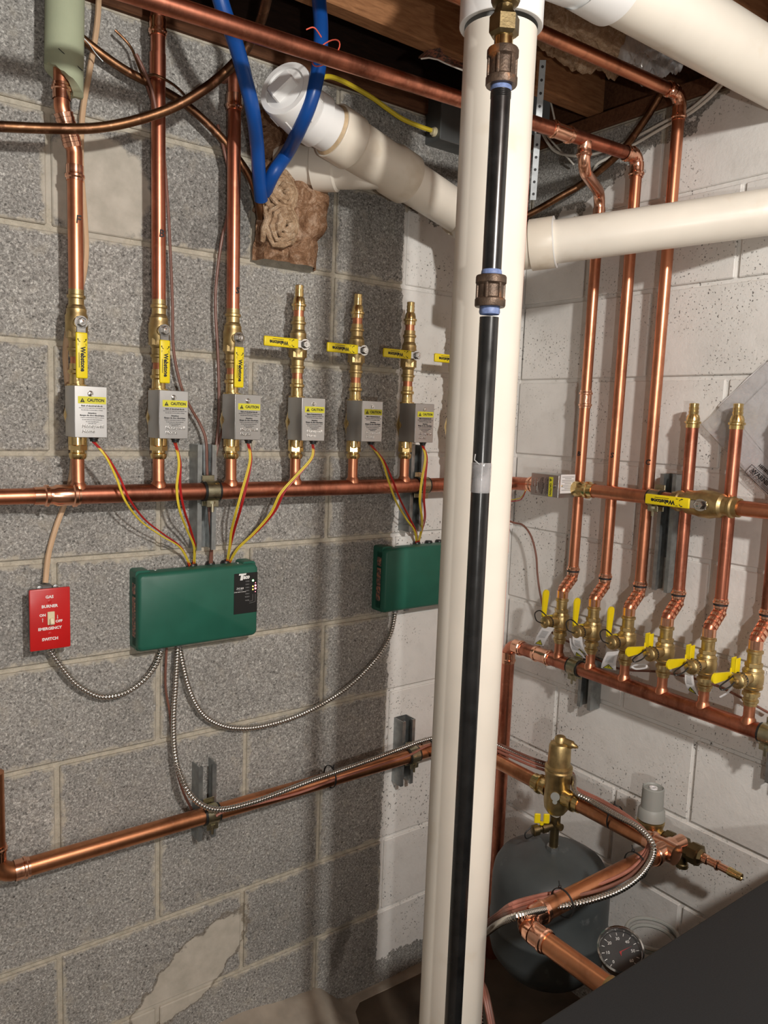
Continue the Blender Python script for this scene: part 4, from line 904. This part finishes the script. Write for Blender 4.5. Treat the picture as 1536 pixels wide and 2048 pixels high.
g.lathe((0, .016, 0), (0, -1, 0), prof, 8); g.lathe((0, -.032, 0), (0, 0, -1), [(.010, .011), (.034, .011), (.036, .013), (.044, .013), (.044, .0)], 14); g.make('body', 'brass_old', bf)
g = G(); g.lathe((0, -.077, 0), (0, -1, 0), [(0, .0105), (.012, .0105), (.014, .0085), (.030, .0085), (.032, .011), (.036, .011), (.038, .0080), (.060, .0080)], 16); g.make('copper_tail', 'copper_new', bf)
g = G(); g.lathe((0, -.135, 0), (0, -1, 0), [(0, .0085), (.004, .0095), (.018, .0078), (.020, .0085), (.028, .0075), (.028, .004), (.02, 0)], 16); g.make('barb', 'brass', bf)
# zip ties
def zip_tie(label, c, ax, r, tail):
    e = empty('zip_tie', label, 'tie', c, 'black zip ties'); g = G(); g.lathe((0, 0, 0), ax, [(-.0018, r), (-.0018, r+.0014), (.0018, r+.0014), (.0018, r)], 24, caps=False)
    t = V(tail).normalized(); g.box(t*(r+.003), (.006, .005, .006), .001); g.tube([t*(r+.002), t*(r+.014)], .0012, 5); g.make('band', 'black', e)
zip_tie('black zip tie on the lower pipe left of the white paint', L(660, 1553, .066), (1, 0, -.02), .0255, (0, -.4, .9))
zip_tie('black zip tie at the clamp beside the white drain pipe', L(855, 1494, .064), (1, 0, -.02), .0235, (0, -.6, .8))
zip_tie('black zip tie just right of the white drain pipe', V((CXr+.004, -.178, LZ+.006)), (0, 1, 0), .0255, (-.2, 0, 1))
zip_tie('black zip tie on the pipe right of the air separator', V((CXr+.006, -.560, LZ+.008)), (0, 1, 0), .0260, (-.1, 0, 1))
zip_tie('black zip tie round cables left of the tee', V((.905, TY-.008, LZ+.006)), (1, 0, 0), .0250, (0, .3, 1))
zip_tie('black zip tie round the cable bundle in front of the tank', V((.690, TY-.008, LZ+.005)), (1, 0, 0), .0250, (0, .3, 1))
# pressure gauge and hose behind the boiler edge
gc = at(1241, 1902, 1.40); nrm = (CP-gc).normalized()+V((0, 0, .7)); nrm.normalize()
pg = empty('pressure_gauge', 'round chrome rimmed pressure gauge peeking over the boiler edge', 'gauge', gc)
g = G(); g.lathe((0, 0, 0), nrm, [(-.026, .020), (-.024, .036), (.0, .037), (.002, .041), (.008, .041), (.010, .038), (.007, .036), (.0, .0355)], 36, caps=False); g.make('bezel', 'steel', pg)
g = G(); g.lathe(nrm*-.004, nrm, [(-.001, .0355), (.0, .0355), (.0, 0)], 36); dlo = g.make('dial', 'dial', pg)
xa = CR - nrm*CR.dot(nrm); xa.normalize(); ya = nrm.cross(xa); mm = Matrix(((xa.x, ya.x, nrm.x, 0), (xa.y, ya.y, nrm.y, 0), (xa.z, ya.z, nrm.z, 0), (0, 0, 0, 1)))
g = G()
for k in range(13):
    a = PI*1.25-1.5*PI*k/12; p0 = xa*math.cos(a)*.028+ya*math.sin(a)*.028-nrm*.0035; p1 = xa*math.cos(a)*.033+ya*math.sin(a)*.033-nrm*.0035; g.tube([p0, p1], .0006, 4)
g.make('tick_marks', 'white_ink', dlo)
for k, s in enumerate(('0', '10', '20', '30', '40', '50', '60')):
    a = PI*1.25-1.5*PI*k/6; text(s, .0075, 'white_ink', dlo, Matrix.Translation(-nrm*.0036) @ mm @ T(math.cos(a)*.0225, math.sin(a)*.0225, 0), name='dial_number')
g = G(); g.prism([xa*-.002-nrm*.003, ya*-.008-nrm*.003, xa*.002-nrm*.003, (xa*.022+ya*.008)-nrm*.003], nrm*.0006); g.make('needle', 'wire_red', dlo)
g = G(); g.lathe(nrm*.006, nrm, [(0, .0355), (.0005, .0355), (.0005, 0)], 36); g.make('glass', 'glass', pg)
g = G(); b = V((.30, -.55, -.6)); g.tube([nrm*-.02, nrm*-.05+V((.02, -.02, -.02)), V((.06, -.08, -.06)), V((.10, -.16, -.06))], .010, 12); g.make('stem', 'brass_old', pg)
hc_ = at(1305, 1868, 1.62)
hs = empty('hose_loop', 'loop of pale hose behind the pressure gauge', 'hose', hc_); g = G()
for rr_, dz in ((.052, 0), (.046, -.012)): g.tube([V((math.cos(a)*rr_, math.sin(a)*rr_, dz)) for a in np.linspace(0, 2*PI, 33)], .0042, 8)
g.make('loop', 'grey_knob', hs)
g = G(); g.tube([V((.052, 0, 0)), V((.06, -.05, -.04)), V((.06, -.12, -.10)), V((.05, -.2, -.35)), V((.02, -.2, -hc_.z+.01))], .0042, 8); g.make('tail', 'grey_knob', hs)
# ------------------------------------------------------------------ white drain pipes
WX, WY = .539, -.582
dv = empty('drain_stack', 'tall white plastic drain pipe standing in the middle of the picture', 'pipe', (WX, WY, 0))
g = G(); g.lathe((0, 0, 0), (0, 0, 1), [(0, .0571), (2.13, .0571)], 44); g.make('pipe', 'pvc', dv)
zt = 2.137
g = G(); g.lathe((0, 0, zt), (0, 0, 1), [(0, .0575), (0, .0645), (.001, .0655), (.105, .0655), (.12, .062)], 44, caps=False)
ehub = V((.62, -.66, 2.238))-V((WX, WY, 0)); g.tube(fillet([V((0, 0, zt+.08)), V((0, 0, zt+.135)), V((.05, -.06, 2.238))+V((0, 0, .0)), V((.16, -.085, 2.232))], .03), .060, 40)
g.make('elbow', 'pvc_white', dv)
g = G()
for k, (ta, tb) in enumerate(((.4, .55), (.7, .9), (1.0, 1.25), (1.30, 1.62), (1.7, 1.95))):
    a = -.65; g.tube([V((math.cos(a+.02*math.sin(t*9))*.0572, math.sin(a+.02*math.sin(t*9))*.0572, t)) for t in np.linspace(ta, tb, 8)], .0008, 4)
g.make('red_print', 'twine', dv)
pt_ = empty('drain_branch', 'big white drain pipe crossing the top right corner', 'pipe', (.66, -.665, 2.232)); o_ = -V(pt_.location)
g = G(); pA, pB_ = V((.665, -.667, 2.230)), V((1.234, -.705, 2.200)); dAB = pB_-pA
g.lathe(pA+o_, dAB, [(0, .0571), (dAB.length-.004, .0571)], 44); g.make('pipe', 'pvc', pt_)
g = G(); g.lathe(pA+o_, dAB, [(-.03, .064), (.03, .0655), (.040, .0650), (.040, .0575)], 44, caps=False); g.make('hub', 'pvc_white', pt_)
g = G(); g.lathe(pA+o_+dAB.normalized()*.012+V((-.02, -.058, -.028)), dAB, [(0, .002), (.05, .002)], 6); g.make('mould_line', 'pvc_white', pt_)
# drain coming down from the clean-out on the left
lp = empty('drain_line', 'cream drain pipe with white clean-out, slanting down to the stack', 'pipe', (.41, -.254, 2.05)); o_ = -V(lp.location)
A0 = at(640, 245, 1.50); A1 = at(900, 415, 1.76); Md = (A1-A0).normalized(); PR = .0445
E0 = A0-Md*.040; nE = (at(545, 148, 1.375)-E0).normalized()
A2 = A1+Md*.05
g = G(); g.lathe(A0+Md*.20+o_, Md, [(0, PR), ((A2-A0).length-.20, PR)], 36); g.make('pipe', 'pvc', lp)
g = G(); g.lathe(A0+Md*.03+o_, Md, [(0, PR+.001), (0, PR+.0075), (.002, PR+.0085), (.052, PR+.0085), (.058, PR+.004), (.15, PR+.004), (.165, PR+.0085), (.21, PR+.0085), (.212, PR+.0075), (.212, PR)], 40, caps=False); wy = g.make('wye', 'pvc_stain', lp)
g = G(); g.lathe(A0+Md*.024+o_, Md, [(0, PR+.0003), (.003, PR+.0022), (.0065, PR+.0050), (.0065, PR)], 36, caps=False); g.make('glue_ring', 'glue', lp)
bd = V((-.93, .30, -.02)).normalized(); bs = A0+Md*.175
hA = L(604, 332, .03); bd = (hA-bs).normalized()
g = G(); g.lathe(bs+o_, bd, [(0, PR+.003), (.10, PR+.003), (.104, PR+.008), (.150, PR+.008), (.150, PR)], 36, caps=False); g.lathe(bs+o_, bd, [(.14, PR), ((hA-bs).length+.05, PR)], 36); g.make('branch', 'pvc', lp)
g = G(); cp = fillet([A0+Md*.05, E0, E0+nE*.045], .03); g.tube([p+o_ for p in cp], PR, 36)
g.tube([p+o_ for p in fillet([E0+Md*.035, E0, E0+nE*.03], .024)], PR+.0055, 36)
g.lathe(E0+nE*.012+o_, nE, [(0, PR+.0055), (.014, PR+.0075), (.055, PR+.0075), (.058, PR+.006), (.058, PR-.004), (.05, PR-.004)], 40, caps=False)
for k in range(8):
    a = 2*PI*k/8; xx = nE.orthogonal().normalized(); yy = nE.cross(xx); c = E0+nE*.034+(xx*math.cos(a)+yy*math.sin(a))*(PR+.0075)+o_
    g.lathe(c-nE*.014, nE, [(0, .0016), (.028, .0016)], 6)
g.make('cleanout_fitting', 'pvc_white', lp)
g = G(); pc0 = E0+nE*.052; g.lathe(pc0+o_, nE, [(0, PR-.0045), (.006, PR-.003), (.012, PR-.003), (.014, PR-.006), (.014, 0)], 36)
xx = (CR-nE*CR.dot(nE)).normalized(); yy = nE.cross(xx); rm = Matrix((xx, yy, nE)).transposed() @ Matrix.Rotation(.55, 3, 'Z')
g.box(pc0+nE*.022+o_, (.050, .027, .026), .003, rot=rm); g.make('cleanout_plug', 'pvc_white', lp)
# drain from the right
rp = empty('drain_line', 'cream drain pipe sloping across the right wall risers', 'pipe', (.873, -.449, 1.877)); o_ = -V(rp.location)
B0, B1 = at(1012, 498, 1.685), at(1536, 424, 1.52); Bd = (B1-B0).normalized()
Bw = B0 + Bd*((1.226-B0.x)/Bd.x)
g = G(); g.lathe(B0+o_, Bd, [(0, PR), ((B1-B0).length+.12, PR)], 40); g.make('pipe', 'pvc', rp)
hb = at(1103, 493, 1.65); hb = B0+Bd*((hb-B0).dot(Bd))
g = G(); g.lathe(hb+o_, Bd, [(-.075, PR+.004), (-.045, PR+.004), (-.043, PR+.0085), (.006, PR+.0085), (.008, PR+.0075), (.008, PR)], 40, caps=False); g.make('hub', 'pvc_stain', rp)
g = G(); g.lathe(hb+Bd*.0065+o_, Bd, [(0, PR+.0088), (.002, PR+.0088), (.002, PR)], 40, caps=False); g.make('hub_rim', 'pvc_white', rp)
g = G(); g.lathe(hb-Bd*.085+o_, Bd, [(0, PR+.0065), (.012, PR+.0065)], 36, caps=False); g.box(hb-Bd*.079+V((-.035, -.03, -.012))+o_, (.012, .012, .03), .002); g.make('band_clamp', 'steel', rp)
jn = empty('drain_fitting', 'cream drain fitting joining both slanting pipes behind the stack', 'fitting', A2); o_ = -V(jn.location)
jm = (A2+B0)*.5
g = G(); g.tube([p+o_ for p in spline([A2-Md*.02, A2+Md*.01, jm+V((0, 0, -.01)), B0-Bd*.01, B0+Bd*.02], 6)], PR+.006, 32); g.lathe(jm+o_+V((0, .0, -.01)), (0, 0, -1), [(0, PR), (.10, PR), (.10, PR+.006), (.14, PR+.006), (.14, 0)], 32); g.make('wye', 'pvc_stain', jn)
# ------------------------------------------------------------------ black iron gas pipe in front of the stack
KX, KY, KR = .4035, -.7310, .01335
gp = empty('gas_pipe', 'black iron gas pipe with rusty couplings in front of the white stack', 'pipe', (KX, KY, 0))
zA = plane(1004, 178, 1, KY).z; zB = plane(985, 535, 1, KY).z; zC = plane(975, 640, 1, KY).z
g = G(); g.lathe((0, 0, .0), (0, 0, 1), [(0, KR), (zC+.004, KR)], 28); g.make('lower_tube', 'iron', gp)
g = G(); g.lathe((0, 0, zB-.03), (0, 0, 1), [(0, KR), (zA-zB+.06, KR)], 28); g.make('upper_tube', 'iron', gp)
def coupling(z0, z1, mat):
    g = G(); h = z1-z0; R0 = KR+.0045
    g.lathe((0, 0, z0), (0, 0, 1), [(0, KR), (0, R0+.0025), (.002, R0+.0035), (.010, R0+.0035), (.013, R0), (h-.013, R0), (h-.010, R0+.0035), (h-.002, R0+.0035), (h, R0+.0025), (h, KR)], 26, caps=False)
    for k in range(6):
        a = 2*PI*k/6+.5; g.box((math.cos(a)*(R0+.0008), math.sin(a)*(R0+.0008), z0+h/2), (.004, .004, h-.020), .001, rot=Matrix.Rotation(a, 3, 'Z'))
    return g.make('coupling', mat, gp)
zB0 = plane(978, 614, 1, KY).z; zB1 = plane(983, 552, 1, KY).z; coupling(zB0, zB1, 'rust')
zA0 = plane(1005, 174, 1, KY).z; zA1 = plane(1010, 101, 1, KY).z; coupling(zA0, zA1, 'rust')
g = G()
for z, h in ((zB1, .007), (zB0-.010, .010), (zA0-.006, .007)):
    g = G(); g.lathe((0, 0, z), (0, 0, 1), [(0, KR+.0002), (h*.3, KR+.0013), (h, KR+.0006), (h+.001, KR)], 24, caps=False); g.make('pipe_dope', 'dope', gp)
g = G()
for k in range(4): g.lathe((0, 0, zA0-.009-.0022*k), (0, 0, 1), [(0, KR), (.0006, KR+.0007), (.0014, KR)], 24, caps=False)
g.make('thread', 'iron', gp)
zu = plane(1012, 70, 1, KY).z
g = G(); g.lathe((0, 0, zA1-.002), (0, 0, 1), [(0, .0125), (.022, .0125)], 18); g.make('nipple', 'brass', gp)
zn0 = plane(1013, 77, 1, KY).z; zn1 = plane(1016, 30, 1, KY).z
g = G(); g.lathe((0, 0, zn0), (0, 0, 1), [(0, .0160), (.004, .0205), (zn1-zn0-.006, .0205), (zn1-zn0, .0150), (zn1-zn0+.008, .0125)], 6, caps=True); g.lathe((0, 0, zn1+.003), (0, 0, 1), [(0, .0120), (.006, .0120), (.008, .0175), (.014, .0200), (.05, .0200), (.05, .012), (.16, .012)], 12); g.make('flare_union', 'brass_old', gp)
zs = plane(965, 925, 1, KY).z; ze = plane(957, 985, 1, KY).z
g = G(); g.lathe((0, 0, ze), (0, 0, 1), [(0, KR+.0002), (.002, KR+.0009), (zs-ze-.002, KR+.0012), (zs-ze, KR+.0002)], 24, caps=False); g.make('clear_tape', 'bag', gp)
g = G(); g.tube([V((-.012, -.008, zs-.002)), V((-.020, -.006, zs+.004)), V((-.017, -.004, zs+.012))], .0008, 5); g.make('tape_end', 'plastic_sheet', gp)
# ------------------------------------------------------------------ blue tubes, old copper tubes and things under the joists
def tube_thing(name, label, cat, pts, r, mat, group=None, k=10, n=16): return cable(name, label, pts, r, mat, cat, group, k, n)
tube_thing('blue_tube', 'blue plastic water tube, left one, dropping straight into the insulation', 'pipe', [L(424, -60, .26), L(447, 20, .25), L(472, 90, .23), L(491, 160, .20), L(506, 225, .18), L(514, 290, .13), L(518, 350, .10), L(522, 400, .07)], .0136, 'pex', 'blue water tubes')
tube_thing('blue_tube', 'blue plastic water tube, right one, curving over the white clean-out', 'pipe', [at(634, -60, 1.42), at(638, 0, 1.41), at(642, 60, 1.40), at(638, 130, 1.395), at(622, 200, 1.40), at(600, 255, 1.44), at(575, 305, 1.54), L(548, 345, .11), L(530, 385, .07)], .0134, 'pex', 'blue water tubes')
tube_thing('old_copper_tube', 'browned copper tube bowing across the three left risers', 'pipe', [L(-60, 251, .10), L(0, 253, .10), L(100, 257, .105), L(190, 256, .11), L(270, 241, .12), L(350, 213, .135), L(420, 170, .155), L(470, 125, .175), L(502, 82, .20), L(524, 35, .24), L(540, -30, .30)], .0086, 'copper_old', 'browned copper tubes')
tube_thing('old_copper_tube', 'browned copper tube sloping down into the insulation behind the risers', 'pipe', [L(120, 40, .035), L(190, 98, .035), L(250, 140, .035), L(310, 172, .035), L(370, 208, .038), L(430, 262, .045), L(470, 310, .052), L(500, 355, .06), L(516, 400, .065), L(522, 437, .05)], .0080, 'copper_old', 'browned copper tubes')
cable('old_wire', 'thin dark wire looping over the second riser near the ceiling', [L(230, 60, .03), L(262, 95, .03), L(285, 148, .05), L(310, 150, .09), L(345, 168, .09), L(372, 195, .05), L(385, 230, .02)], .0025, 'copper_old', 'wire')
cable('old_wire', 'short copper wire end sticking out beside the second riser', [L(272, 108, .09), L(290, 145, .09), L(304, 180, .09), L(313, 225, .088)], .0030, 'brown_wire', 'wire')
cable('old_wire', 'thin pale wire end beside the foam sleeve', [L(150, 60, .06), L(176, 85, .06), L(190, 105, .06), L(206, 123, .06)], .0012, 'galv', 'wire')
cable('yellow_cable', 'yellow electrical cable running under the sill into the grey box', [L(630, 160, .05), L(655, 153, .045), L(680, 160, .04), L(715, 178, .03), L(748, 198, .02), L(775, 218, .02), L(805, 238, .025), L(840, 253, .03), L(884, 268, .04)], .0052, 'cable_yellow')
jb = empty('junction_box', 'grey metal junction box behind the stack under the sill', 'box', L(925, 250, .03))
g = G(); zj0, zj1 = L(900, 295, .03).z-L(925, 250, .03).z, L(900, 200, .03).z-L(925, 250, .03).z; xj0 = L(882, 250, .06).x-jb.location.x
g.box((xj0+.055, -.0, (zj0+zj1)/2), (.11, .058, zj1-zj0), .002); g.make('case', 'boxgrey', jb)
g = G(); g.lathe((xj0+.001, -.008, zj0+.020), (-1, 0, 0), [(0, .011), (.004, .011), (.006, .008), (.010, .008), (.010, 0)], 14); g.make('connector', 'ivory', jb)
# red twine loop round the overhead pipe and blue tube
tw = empty('twine_loop', 'red twine tied round the overhead copper pipe and blue tube', 'string', V((.35, T1Y-.006, T1Z-.026))); c = V(tw.location)
g = G(); cc = at(652, 106, 1.30)-c; g.tube([cc+V((.012*math.sin(a)+.010*math.cos(a), -.022*math.cos(a), .024*math.sin(a))) for a in np.linspace(0, 2*PI, 25)], .0011, 6); g.tube(spline([cc+V((-.01, -.0, .022)), cc+V((-.03, -.01, .027)), cc+V((-.042, -.005, .022))], 5), .0011, 6); g.make('twine', 'twine', tw)
# perforated strap
st_ = empty('hanger_strap', 'perforated galvanised hanger strap right of the stack', 'strap', at(1085, 155, 1.42)); o_ = -V(st_.location)
p0, p1 = at(1066, 400, 1.72), at(1086, 120, 1.62)
g = G(); ax = (p1-p0).normalized(); sd = CR-ax*CR.dot(ax); sd.normalize(); nr = ax.cross(sd)
g.prism([p0-sd*.0066+o_, p0+sd*.0066+o_, p1+sd*.0066+o_, p1-sd*.0066+o_], nr*.0012); g.make('band', 'strap', st_)
g = G(); n_ = 11
for k in range(n_):
    c = p0.lerp(p1, (k+.5)/n_)+o_; s_ = -1 if nr.dot(CP-c+o_) < 0 else 1
    for sg in (1, -1): g.lathe(c+nr*(.0006+sg*.0004), nr*sg, [(0, .0030), (.0005, .0030), (.0005, 0)], 12)
g.make('hole', 'ink', st_)
# white cables on the right, below the sill
for i, (lb, q) in enumerate((('white cable over the right risers, upper strand', [(1445, 160, .03), (1415, 190, .02), (1375, 222, .02), (1330, 243, .02), (1270, 275, .02), (1215, 300, .02), (1160, 312, .03), (1110, 302, .04), (1082, 262, .06)]),
        ('white cable over the right risers, lower strand', [(1452, 160, .03), (1420, 195, .02), (1378, 228, .02), (1335, 250, .02), (1275, 285, .02), (1225, 312, .02), (1195, 328, .02), (1186, 345, .015)]),
        ('thin white cable end hanging beside the strap', [(1098, 190, .12), (1104, 215, .12), (1109, 238, .12)]),
        ('thin white cable under the overhead tee', [(1085, 262, .05), (1115, 295, .04), (1135, 315, .03), (1148, 330, .02)]))):
    cable('white_cable', lb, [R(u, v, d) for u, v, d in q], .0034 if i < 2 else .0022, 'wire_white', group='white cables under the sill')
tube_thing('old_copper_tube', 'browned copper tube hugging the wall corner below the white cables', 'pipe', [R(1330, 175, .03), R(1290, 240, .03), R(1245, 300, .03), R(1195, 345, .03), R(1160, 370, .035), R(1135, 385, .05), V((1.10, -.055, 2.03)), V((.95, -.04, 2.025)), V((.80, -.035, 2.02))], .0085, 'copper_old', 'browned copper tubes')
# hanging bag of papers on the right wall
bg = empty('document_bag', 'clear plastic bag of papers hanging on the right wall', 'bag', R(1500, 860, .02)); o_ = -V(bg.location)
def sheet(nm, q, d, mat, nn=14, wob=.004, th=.0006, seed=0):
    a, b, c, e = [R(u, v, d) for u, v in q]; g = G(); vs = []; fs = []
    for lay in (0, 1):
        for i in range(nn+1):
            for j in range(nn+1):
                s, t = i/nn, j/nn; p = a.lerp(b, s).lerp(e.lerp(c, s), t)
                vs.append(p+o_+V((-wob*noise.noise(V((s*4+seed, t*4, seed)))-th*lay, 0, 0)))
    K = nn+1; m = K*K
    for i in range(nn):
        for j in range(nn): k = i*K+j; fs += [(k, k+1, k+K+1, k+K), (m+k, m+k+K, m+k+K+1, m+k+1)]
    for i in range(nn): 
        for k0, k1 in ((i, i+1), (nn*K+i, nn*K+i+1), (i*K, (i+1)*K), (i*K+nn, (i+1)*K+nn)): fs.append((k0, k1, m+k1, m+k0))
    g.add(vs, fs); return g.make(nm, mat, bg, ang=60)
sheet('paper', ((1430, 862), (1545, 752), (1640, 870), (1530, 985)), .012, 'paper', wob=.006)
sheet('paper', ((1436, 812), (1530, 724), (1660, 840), (1560, 940)), .009, 'paper', wob=.004, seed=3)
sheet('film', ((1403, 848), (1560, 700), (1700, 850), (1545, 1002)), .022, 'bag', wob=.008, seed=5)
ang_ = math.atan2(L(1, 1).z, 1)
a, b = R(1500, 935, .028), R(1536, 968, .028); ex = (b-a).normalized(); nx = V((-1, 0, 0)); ey = nx.cross(ex).normalized()
mw = Matrix(((ex.x, ey.x, nx.x, 0), (ex.y, ey.y, nx.y, 0), (ex.z, ey.z, nx.z, 0), (0, 0, 0, 1)))
c = R(1521, 958, .030)+o_
text('WARNING', .0140, 'ink', bg, Matrix.Translation(c) @ mw @ T(.005, .002, 0), bold=.0003, sx=.9)
g = G()
for sx_, sy_, w_, h_ in ((0, .010, .068, .0010), (0, -.012, .068, .0010), (-.034, -.001, .0010, .022), (.034, -.001, .0010, .022)): g.box((sx_, sy_, 0), (w_, h_, .0004))
for k in range(3): g.box((.004, -.0045-.0022*k, 0), (.052, .0006, .0004))
for k in range(12): g.box((-.02+.0035*k, .020, 0), (.0014+(k % 3)*.0006, .007, .0004))
mt = Matrix.Translation(c) @ mw; g.v = [tuple(mt @ V(v)) for v in g.v]; g.make('label_print', 'ink', bg)
g = G(); t_ = [V((-.029, -.0035, 0)), V((-.019, -.0035, 0)), V((-.024, .0055, 0))]
for k in range(3): g.tube([mt @ t_[k], mt @ t_[(k+1) % 3]], .0005, 4)
g.tube([mt @ V((-.024, -.001, 0)), mt @ V((-.024, .002, 0))], .0005, 4); g.make('warning_triangle', 'ink', bg)
g = G(); g.tube([R(1536, 762, .02)+o_, R(1486, 812, .02)+o_], .0009, 4); g.tube([R(1488, 858, .02)+o_, R(1540, 922, .02)+o_], .0009, 4); g.make('fold_line', 'ink', bg)
# fibreglass stuffed in the wall hole
fg = empty('insulation_wad', 'brown fibreglass wad stuffed into the wall hole under the blue tubes', 'insulation', V((.5, 0, 1.95))); o_ = -V(fg.location)
lumps = [(545, 395, 42, .062), (548, 462, 46, .070), (615, 415, 52, .045), (575, 500, 60, .030), (560, 270, 48, .040), (600, 320, 44, .045), (530, 300, 40, .035), (580, 235, 45, .035), (592, 470, 34, .030), (530, 500, 40, .026), (585, 515, 30, .022)]
g = G(); nu, nv = 64, 100; vs = []; fs = []
lw = [(L(u, v, .02), r/800, h) for u, v, r, h in lumps]
for i in range(nu+1):
    for j in range(nv+1):
        x = .400+.245*i/nu; z = 1.840+.365*j/nv
        h = 0.
        for c, r, hh in lw:
            q = 1-((x-c.x)/r)**2-((z-c.z)/(r*1.1))**2
            if q > 0: h = max(h, hh*math.sqrt(q))
        e = min(i, nu-i)/nu*8; e2 = min(j, nv-j)/nv*10
        base = .012 if (.408 < x < .557 and z < 2.04) else -.02
        n1 = noise.fractal(V((x*22, z*22, 0)), 1., 2., 4)*.012 + .006*noise.noise(V((x*60, z*60, 5)))
        h2 = h+base+(n1+.010*math.sin(70*(h+.35*n1)))*min(1, (h+.02)*20)
        vs.append((x-.5, -max(-.03, h2 if h > 0 or base > 0 else -.03)-.0, z-1.95))
for i in range(nu):
    for j in range(nv): a = i*(nv+1)+j; fs.append((a, a+nv+1, a+nv+2, a+1))
g.add(vs, fs); g.make('wad', 'fibre', fg, ang=60)
for nm, u, v, r, h in (('roll', 548, 455, .052, .055), ('roll', 545, 392, .050, .050)):   # spiral rolls of batt
    c = L(u, v, .035)+o_; g = G(); pts = []
    for k in range(70):
        a = k*.42; rr_ = (.006+.00056*k)*(1+.35*noise.noise(V((math.cos(a)*1.3, math.sin(a)*1.3, u+k*.02)))); pts.append(c+V((math.cos(a)*rr_*.9, -h*(1-(rr_/.055)**2*.8)+.008*noise.noise(V((a*.7, u, 2))), math.sin(a)*rr_*1.1)))
    g.tube(pts, [.0070+.0022*math.sin(k*1.7) for k in range(len(pts))], 8); g.make(nm, 'fibre_pale', fg)
# batts and poly sheet hanging between the joists
for nm, lb, q, mat in (('insulation_batt', 'brown batt insulation sagging above the overhead pipes', (1085, 1290, 50, 150), 'fibre_pale'), ('plastic_sheet', 'crumpled clear plastic sheet hanging below the big drain pipe', (1255, 1345, 85, 165), 'plastic_sheet')):
    z_ = 2.33 if nm == 'insulation_batt' else 2.30
    c = F((q[0]+q[1])/2, (q[2]+q[3])/2, z_); e = empty(nm, lb, 'insulation' if 'batt' in nm else 'sheet', c); g = G(); n_ = 40; vs = []; fs = []
    wx, wy = (.36, .20) if 'batt' in nm else (.17, .14)
    for i in range(n_+1):
        for j in range(n_+1):
            s, t = i/n_-.5, j/n_-.5; p = V((s*wx, t*wy, 0)); env = max(0, 1-(2*s)**4)*max(0, 1-(2*t)**4)
            vs.append(p+V((0, 0, .06-.075*env-.030*noise.fractal(V((s*7+z_, t*6, z_)), 1, 2, 3))))
    for i in range(n_):
        for j in range(n_): a = i*(n_+1)+j; fs.append((a, a+1, a+n_+2, a+n_+1))
    g.add(vs, fs); g.make('sheet', mat, e, ang=60)
# torn foil-faced scrap at the joist edge
sc_ = empty('foil_scrap', 'torn black backed paper scrap poking from the joist left of the stack', 'scrap', at(880, 115, 1.42)); o_ = -V(sc_.location)
g = G(); top = [(842, 112), (856, 100), (880, 95), (888, 108), (905, 118), (932, 128)]; bot = [(842, 116), (858, 114), (876, 118), (892, 126), (912, 134), (934, 143)]
vs = [at(u, v, 1.42-.006*i)+o_ for i, (u, v) in enumerate(top)]+[at(u, v, 1.40-.006*i)+o_ for i, (u, v) in enumerate(bot)]
n_ = len(top); vs += [v+V((.004, .012, .004)) for v in vs]
fs = []
for i in range(n_-1): fs += [(i, i+1, n_+i+1, n_+i), (2*n_+i, 3*n_+i, 3*n_+i+1, 2*n_+i+1), (i, 2*n_+i, 2*n_+i+1, i+1), (n_+i, n_+i+1, 3*n_+i+1, 3*n_+i)]
fs += [(0, n_, 3*n_, 2*n_), (n_-1, 3*n_-1, 4*n_-1, 2*n_-1)]
g.add(vs, fs); g.make('scrap', 'rust_label', sc_, ang=10)
g = G(); g.tube([at(u, v+1.5, 1.397-.006*i)+o_ for i, (u, v) in enumerate(bot)], .0014, 5); g.make('torn_edge', 'wire_white', sc_)
